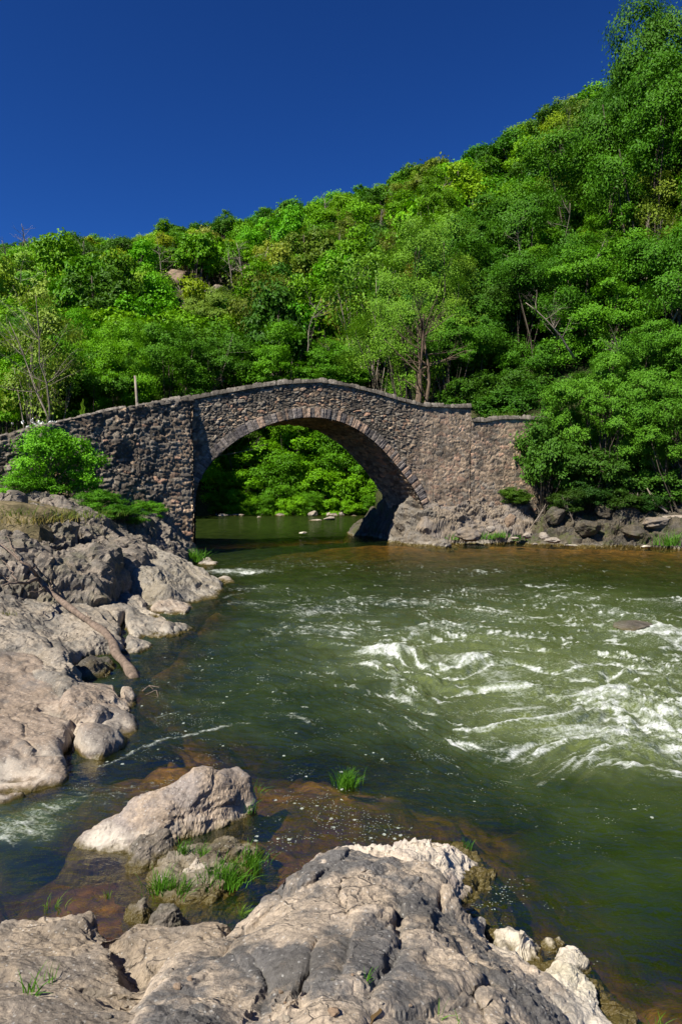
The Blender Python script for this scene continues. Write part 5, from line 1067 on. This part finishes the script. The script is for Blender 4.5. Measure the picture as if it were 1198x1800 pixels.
# ---- drift log on the left bank
mb = MB(); rl_ = random.Random(4)
_P0 = P; P = _PL
path = [P(238, 1196, -.04), P(225, 1172, .16), P(205, 1150, .30), P(198, 1128, .52), P(185, 1112, .72), P(160, 1095, .92), P(121, 1067, 1.22), P(95, 1046, 1.40), P(78, 1028, 1.55), P(66, 1016, 1.66)]
def refine(p, n):
    p = np.array(p); t_ = np.linspace(0, len(p)-1, n); i = np.arange(len(p)); return np.stack([np.interp(t_, i, p[:, k]) for k in range(3)], -1)
pp = refine(path, 46); pp[1:-1] = (pp[:-2]+pp[1:-1]*2+pp[2:])/4; ra = np.linspace(.085, .048, 46)*(1+.16*np.sin(np.linspace(0, 30, 46)))
mb.tube(pp, ra, 12, .18, rl_)
for q, r0, r1 in (([path[-1], P(50, 1024, 1.72), P(28, 1024, 1.78), P(5, 1030, 1.75)], .045, .015), ([path[-1], P(60, 1000, 1.85), P(35, 985, 2.0), P(8, 962, 2.2), P(-20, 945, 2.3)], .04, .015), ([P(30, 1022, 1.78), P(18, 1000, 1.95), P(4, 985, 2.05)], .02, .008), ([P(35, 985, 2.0), P(20, 960, 2.2), P(12, 940, 2.35)], .018, .006),
                  ([P(160, 1095, .92), P(155, 1082, 1.1), P(150, 1077, 1.15)], .02, .006), ([P(95, 1046, 1.4), P(88, 1030, 1.55), P(90, 1020, 1.6)], .02, .006), ([P(78, 1028, 1.55), P(68, 1040, 1.5), P(50, 1042, 1.5)], .018, .006), ([P(20, 1026, 1.76), P(10, 1012, 1.85), P(-6, 1010, 1.9)], .014, .005), ([P(60, 1000, 1.85), P(72, 990, 1.8), P(75, 975, 1.85)], .014, .004)):
    q = refine(q, 12); q[1:-1] += np.random.default_rng(3).normal(size=(10, 3))*.012; mb.tube(q, np.linspace(r0, r1, 12), 6, .15, rl_)
V, Fc, A = mb.arr(); o = centred('drift_log', V, Fc, A, mat=M_DRIFT); tag(o, 'bent dead tree trunk lying down the left rocks with its end in the water', 'log')
P = _P0
mb = MB(); mb.tube(refine([PY(1140, 918, 34.6), PY(1170, 912, 34.6), PY(1230, 912, 34.2)], 14), np.linspace(.16, .2, 14), 9, .2, rl_); V, Fc, A = mb.arr(); o = centred('fallen_log', V, Fc, A, mat=M_BARKPALE); tag(o, 'pale fallen log lying on the shaded right bank at the picture edge', 'log')
mb = MB(); mb.tube(refine([PY(1136, 858, 35.4), PY(1150, 885, 35.1), PY(1172, 900, 34.8)], 10), np.linspace(.025, .05, 10), 7, .2, rl_); V, Fc, A = mb.arr(); o = centred('fallen_branch', V, Fc, A, mat=M_BARKPALE); tag(o, 'thin pale branch leaning on the right bank above the log', 'branch')
mb = MB()
for q in ([P(250, 1215, .0), P(262, 1205, .06), P(270, 1212, .02)], [P(256, 1222, 0), P(275, 1212, .05), P(278, 1225, 0)], [P(262, 1205, .06), P(280, 1208, .08)]): mb.tube(refine(q, 8), np.linspace(.009, .004, 8), 5)
V, Fc, A = mb.arr(); o = centred('twig', V, Fc, A, mat=M_DRIFT); tag(o, 'small wet twig in the water off the drift log end', 'twig')
RV = np.concatenate(ROCKV); RPX, RPY = proj(RV); RD = np.linalg.norm(RV-np.array([0, 0, H]), axis=1); RV_ok = (RV[:, 1] > .5)
def snap(base):
    """drop a base point onto the nearest rock surface in its direction"""
    x, y = proj(np.asarray(base)[None])[0][0], proj(np.asarray(base)[None])[1][0]; r = 3 if base[1] < 8 else 5
    m_ = (np.abs(RPX-x) < r) & (np.abs(RPY-y) < r) & RV_ok
    if not m_.any(): return base
    k = np.where(m_)[0][np.argmin(RD[m_])]; q = RV[k]
    if abs(q[1]-base[1]) > (1.2 if base[1] < 8 else 5): return base
    return q if q[2] > 0 else _P0(x, y, 0)
# ---- grass tufts
def tuft(label, base, n, hgt, spr, colr, seed, lean=(0, 0), wd=.006, name='grass_tuft', cat='grass tuft', group=None, flop=.6):
    base = snap(base); rn = np.random.default_rng(seed); V = []; Fc = []; A = []; k = 0
    for i in range(n):
        b = np.array([rn.normal()*spr[0], rn.normal()*spr[1], -.03]); an = rn.uniform(0, 2*np.pi); L = hgt*rn.uniform(.45, 1.1); out = rn.uniform(.08, flop)
        d = np.array([math.cos(an)*out+lean[0]+b[0]/(spr[0]+.01)*.15, math.sin(an)*out+lean[1]+b[1]/(spr[1]+.01)*.15]); side = np.array([-math.sin(an+1), math.cos(an+1), 0]); w_ = wd*rn.uniform(.6, 1.3); lv = rn.random()
        for j, t_ in enumerate((0, .3, .6, .85, 1.0)):
            p = b+np.array([d[0]*L*t_**1.8, d[1]*L*t_**1.8, L*(t_-.38*np.hypot(*d)*t_**2.2)]); ww = w_*(1-t_)**.6*.5+.0004
            V += [p-side*ww, p+side*ww]; A += [lv, lv]
            if j: Fc.append([k+2*j-2, k+2*j-1, k+2*j+1, k+2*j])
        k += 10
    o = obj(name, mesh_np(name, V, Fc, {'lv': np.array(A)}, False, M_GRASS), loc=base); o.color = (*colr, 1); tag(o, label, cat, group); return o
GR = (.075, .20, .018); GY = (.12, .22, .03)
tuft('tuft of green grass growing out of the shallow water in mid river', P(610, 1378, .02), 225, .20, (.055, .035), GR, 1, (.04, 0), .007)
tuft('largest grass clump on the muddy bar right of the pink rock', P(400, 1545, .06), 255, .20, (.085, .045), GR, 2, (.12, 0), .006)
tuft('upright grass at the right end of the muddy bar', P(440, 1520, .05), 135, .20, (.05, .04), GR, 3, (.08, 0), .006)
tuft('left grass clump on the muddy bar below the grey wedge rock', P(285, 1562, .05), 165, .18, (.06, .03), GR, 4, (-.12, 0), .006)
tuft('small grass clump between wedge rock and pale stone', P(320, 1566, .06), 75, .15, (.04, .03), GR, 5, (.25, 0), .006)
tuft('short grass growing on the lower edge of the pink rock', P(318, 1495, .10), 51, .16, (.03, .02), GR, 6, (.1, 0), .006)
tuft('grass blades on the pink rock above the muddy bar', P(355, 1500, .12), 60, .13, (.05, .02), GR, 7, (0, 0), .005)
tuft('sparse grass on the right side of the pink rock', P(440, 1425, .02), 24, .20, (.04, .03), GR, 8, (.2, 0), .006, flop=.9)
tuft('few bent grass blades in the water by the right tip of the pink rock', P(455, 1390, .0), 14, .18, (.05, .03), GR, 9, (.1, 0), .005, flop=.9)
tuft('sparse spiky grass in the shallow channel at the left', P(100, 1595, .0), 26, .13, (.06, .02), GY, 10, (0, 0), .006, flop=1.1)
tuft('two or three grass blades in the channel under the pink rock', P(190, 1575, .0), 9, .14, (.015, .01), GY, 11, (.1, 0), .005)
tuft('small yellowish grass clump at the upper edge of the big rock', P(425, 1605, .25), 60, .11, (.022, .015), GY, 12, (0, 0), .005, flop=.9)
tuft('single little grass plant on the tan part of the big foreground rock', P(645, 1722, .80), 14, .09, (.008, .008), GR, 13, (-.1, 0), .005, flop=.8)
tuft('thin grass sprout near the bottom edge right of the water stain', P(770, 1785, .74), 10, .11, (.012, .01), GR, 14, (.1, 0), .004, flop=.7)
tuft('lowest grass sprout at the bottom picture edge on the big rock', P(808, 1800, .68), 7, .09, (.008, .01), GR, 15, (0, 0), .004)
tuft('broad bladed green grass on the flat bottom left rock', P(58, 1745, .62), 16, .17, (.02, .015), GR, 16, (.1, 0), .009, flop=.8)
tuft('grass blades with reddish tips right of the broad bladed grass', P(86, 1725, .58), 8, .16, (.012, .012), GR, 17, (.15, 0), .007, flop=.7)
tuft('short dark grass on the mossy rim of the pale knob', P(820, 1485, .04), 26, .10, (.04, .02), (.05, .13, .02), 18, (0, 0), .006)
tuft('grass at the bottom right corner on the drowned ledge', P(1155, 1815, .0), 16, .16, (.02, .02), GR, 19, (.1, 0), .006)
tuft('bright grass at the foot of the bridge pier', P(335, 985, .12), 240, .55, (.28, .2), GR, 20, (.1, 0), .035)
tuft('bright grass left of the pier grass against the pointed boulder', P(315, 975, .22), 165, .50, (.2, .15), GR, 21, (0, 0), .035)
for k, (a, b, n_, hh, lb) in enumerate([(802, 945, 50, .45, 'small grass clump on the grey rocks right of the arch'), (845, 945, 110, .45, 'grass patch left of the roundish grey bank boulder'), (880, 948, 110, .42, 'grass patch behind the low flat bank stone'), (915, 948, 70, .40, 'grass patch in front of the upright tan boulder'), (1180, 955, 150, .8, 'tall bright grass at the right picture edge on the bank'), (1170, 965, 60, .4, 'short grass beside the tall bank grass'), (735, 958, 20, .25, 'thin grass at the water line of the craggy rock')]):
    tuft(lb, PY(a, b, 34.2)+[0, 0, .05], n_, hh, (.32, .15), (.075, .20, .02), 30+k, (0, 0), .035, flop=.9)
for k, (a, b, Y_, n_, hh, cc_, lb) in enumerate([(62, 915, 18.5, 170, .34, (.20, .17, .06), 'dry straw coloured grass under the shrub on the left bank'), (105, 905, 20.5, 200, .36, (.13, .17, .035), 'yellow green grass at the foot of the leafy shrub'), (20, 900, 19.5, 120, .32, (.11, .16, .03), 'grass at the left picture edge above the ledges'), (150, 900, 22, 150, .36, (.08, .15, .02), 'green weeds right of the dry grass')]):
    tuft(lb, PY(a, b, Y_)+[0, 0, -.05], n_, hh, (.55, .8), cc_, 60+k, (0, 0), .022, flop=1.2)
tuft('little weeds at the left picture edge on the long slab', _PL(12, 1075, 1.35), 40, .14, (.08, .05), (.13, .15, .03), 70, wd=.01, flop=1)
for k, (a, b) in enumerate([(15, 768), (60, 752), (110, 738), (870, 726), (905, 728), (840, 735), (890, 720)]):
    if a < 200: q = PY(a, b+14, [26.2, 27, 28.2][k])
    else: q = PY(a, b+12, 39.5)
    tuft(['grass on top of the wing wall at the left edge', 'grass on the wing wall top under the white flowers', 'grass on the wing wall top right of the flowers', 'grass on the low wall behind its middle', 'grass near the bush end of the low wall', 'grass just right of the parapet step', 'taller weeds behind the low wall'][k], q, 130, .42, (.5, .3), (.09, .17, .02), 80+k, wd=.03, flop=.9)
# little rain pool in the hollow of the big rock
q = snap(P(632, 1768, .86)); nb_ = RV[np.hypot(RV[:, 0]-q[0], RV[:, 1]-q[1]) < .10]; zz = float(np.percentile(nb_[:, 2], 38)); an = np.linspace(0, 2*np.pi, 40, endpoint=False)
mp_ = NT('pool_water'); M_POOL = mp_.done(mp_.bsdf((.10, .065, .025), .08, .5))
V = np.array([[q[0]+math.cos(t_)*.075*(1+.25*math.sin(3*t_)), q[1]+math.sin(t_)*.06, zz] for t_ in an]+[[q[0], q[1], zz]]); o = obj('rain_pool', mesh_np('rain_pool', V, np.array([[i, (i+1) % 40, 40] for i in range(40)]), mat=M_POOL)); o['kind'] = 'structure'
rp = random.Random(31)
for k in range(22):
    b_ = snap(P(rp.uniform(20, 900), rp.uniform(1700, 1795), .7)); s_ = rp.uniform(.012, .034)
    import bmesh
    bm = bmesh.new(); bmesh.ops.create_icosphere(bm, subdivisions=2, radius=s_/2); V = np.array([v.co[:] for v in bm.verts]); Fc = np.array([[v.index for v in f.verts] for f in bm.faces]); bm.free()
    V = V*(1+.5*chips(V, s_*.8, 700+k, 2)[:, None])*[1.2, 1, .7]; o = obj('pebble', mesh_np('pebble', V, Fc, None, False, [MR_PALE, MR_TAN, MR_DARK][k % 3]), loc=b_+np.array([0, 0, s_*.2])); tag(o, 'tiny loose pebble lying on the rocks along the bottom edge', 'pebble', 'tiny pebbles on the foreground rock')
# white flowers by the wall, each plant with stems and heads
mb = MB(); hd = MB(); rf = np.random.default_rng(8); root = PY(90, 762, 28.0)
for i in range(70):
    b = root+np.array([rf.normal()*.55, rf.normal()*.2, -.1]); t_ = b+np.array([rf.normal()*.06, rf.normal()*.06, rf.uniform(.3, .6)]); mb.tube([b, (b+t_)/2+rf.normal(size=3)*.02, t_], [.006, .006, .005], 4)
    for q in range(6):
        e_ = t_+rf.normal(size=3)*.03; a = rf.normal(size=3)*.028; c_ = np.cross(a, rf.normal(size=3)); c_ *= .028/np.linalg.norm(c_); hd.add([e_-a, e_+c_, e_+a, e_-c_], [[0, 1, 2, 3]])
fl_ = empty('wildflowers', root); tag(fl_, 'patch of small white wildflowers on top of the wing wall on the left', 'flowers')
V, Fc, A = mb.arr(); so = under('stems', V, Fc, fl_, A, mat=M_GRASS); so.color = (.08, .16, .02, 1); V, Fc, A = hd.arr(); under('flower_heads', V, Fc, fl_, A, mat=M_PETAL)
# light green fern spike behind the wall
mb = MB(); q = PY(146, 736, 29.4); 
for i in range(16):
    p = q+np.array([.03*math.sin(i), 0, i*.053]); w_ = .14*(1-i/18)
    for sd_ in (-1, 1): mb.add([p, p+[sd_*w_, -.02, .07], p+[sd_*w_*1.05, .0, .03], p+[sd_*w_*.4, 0, -.015]], [[0, 1, 2, 3]], .8)
V, Fc, A = mb.arr(); o = centred('fern', V, Fc, A, mat=M_GRASS); o.color = (.13, .26, .02, 1); tag(o, 'light green upright fern frond behind the wing wall', 'fern')
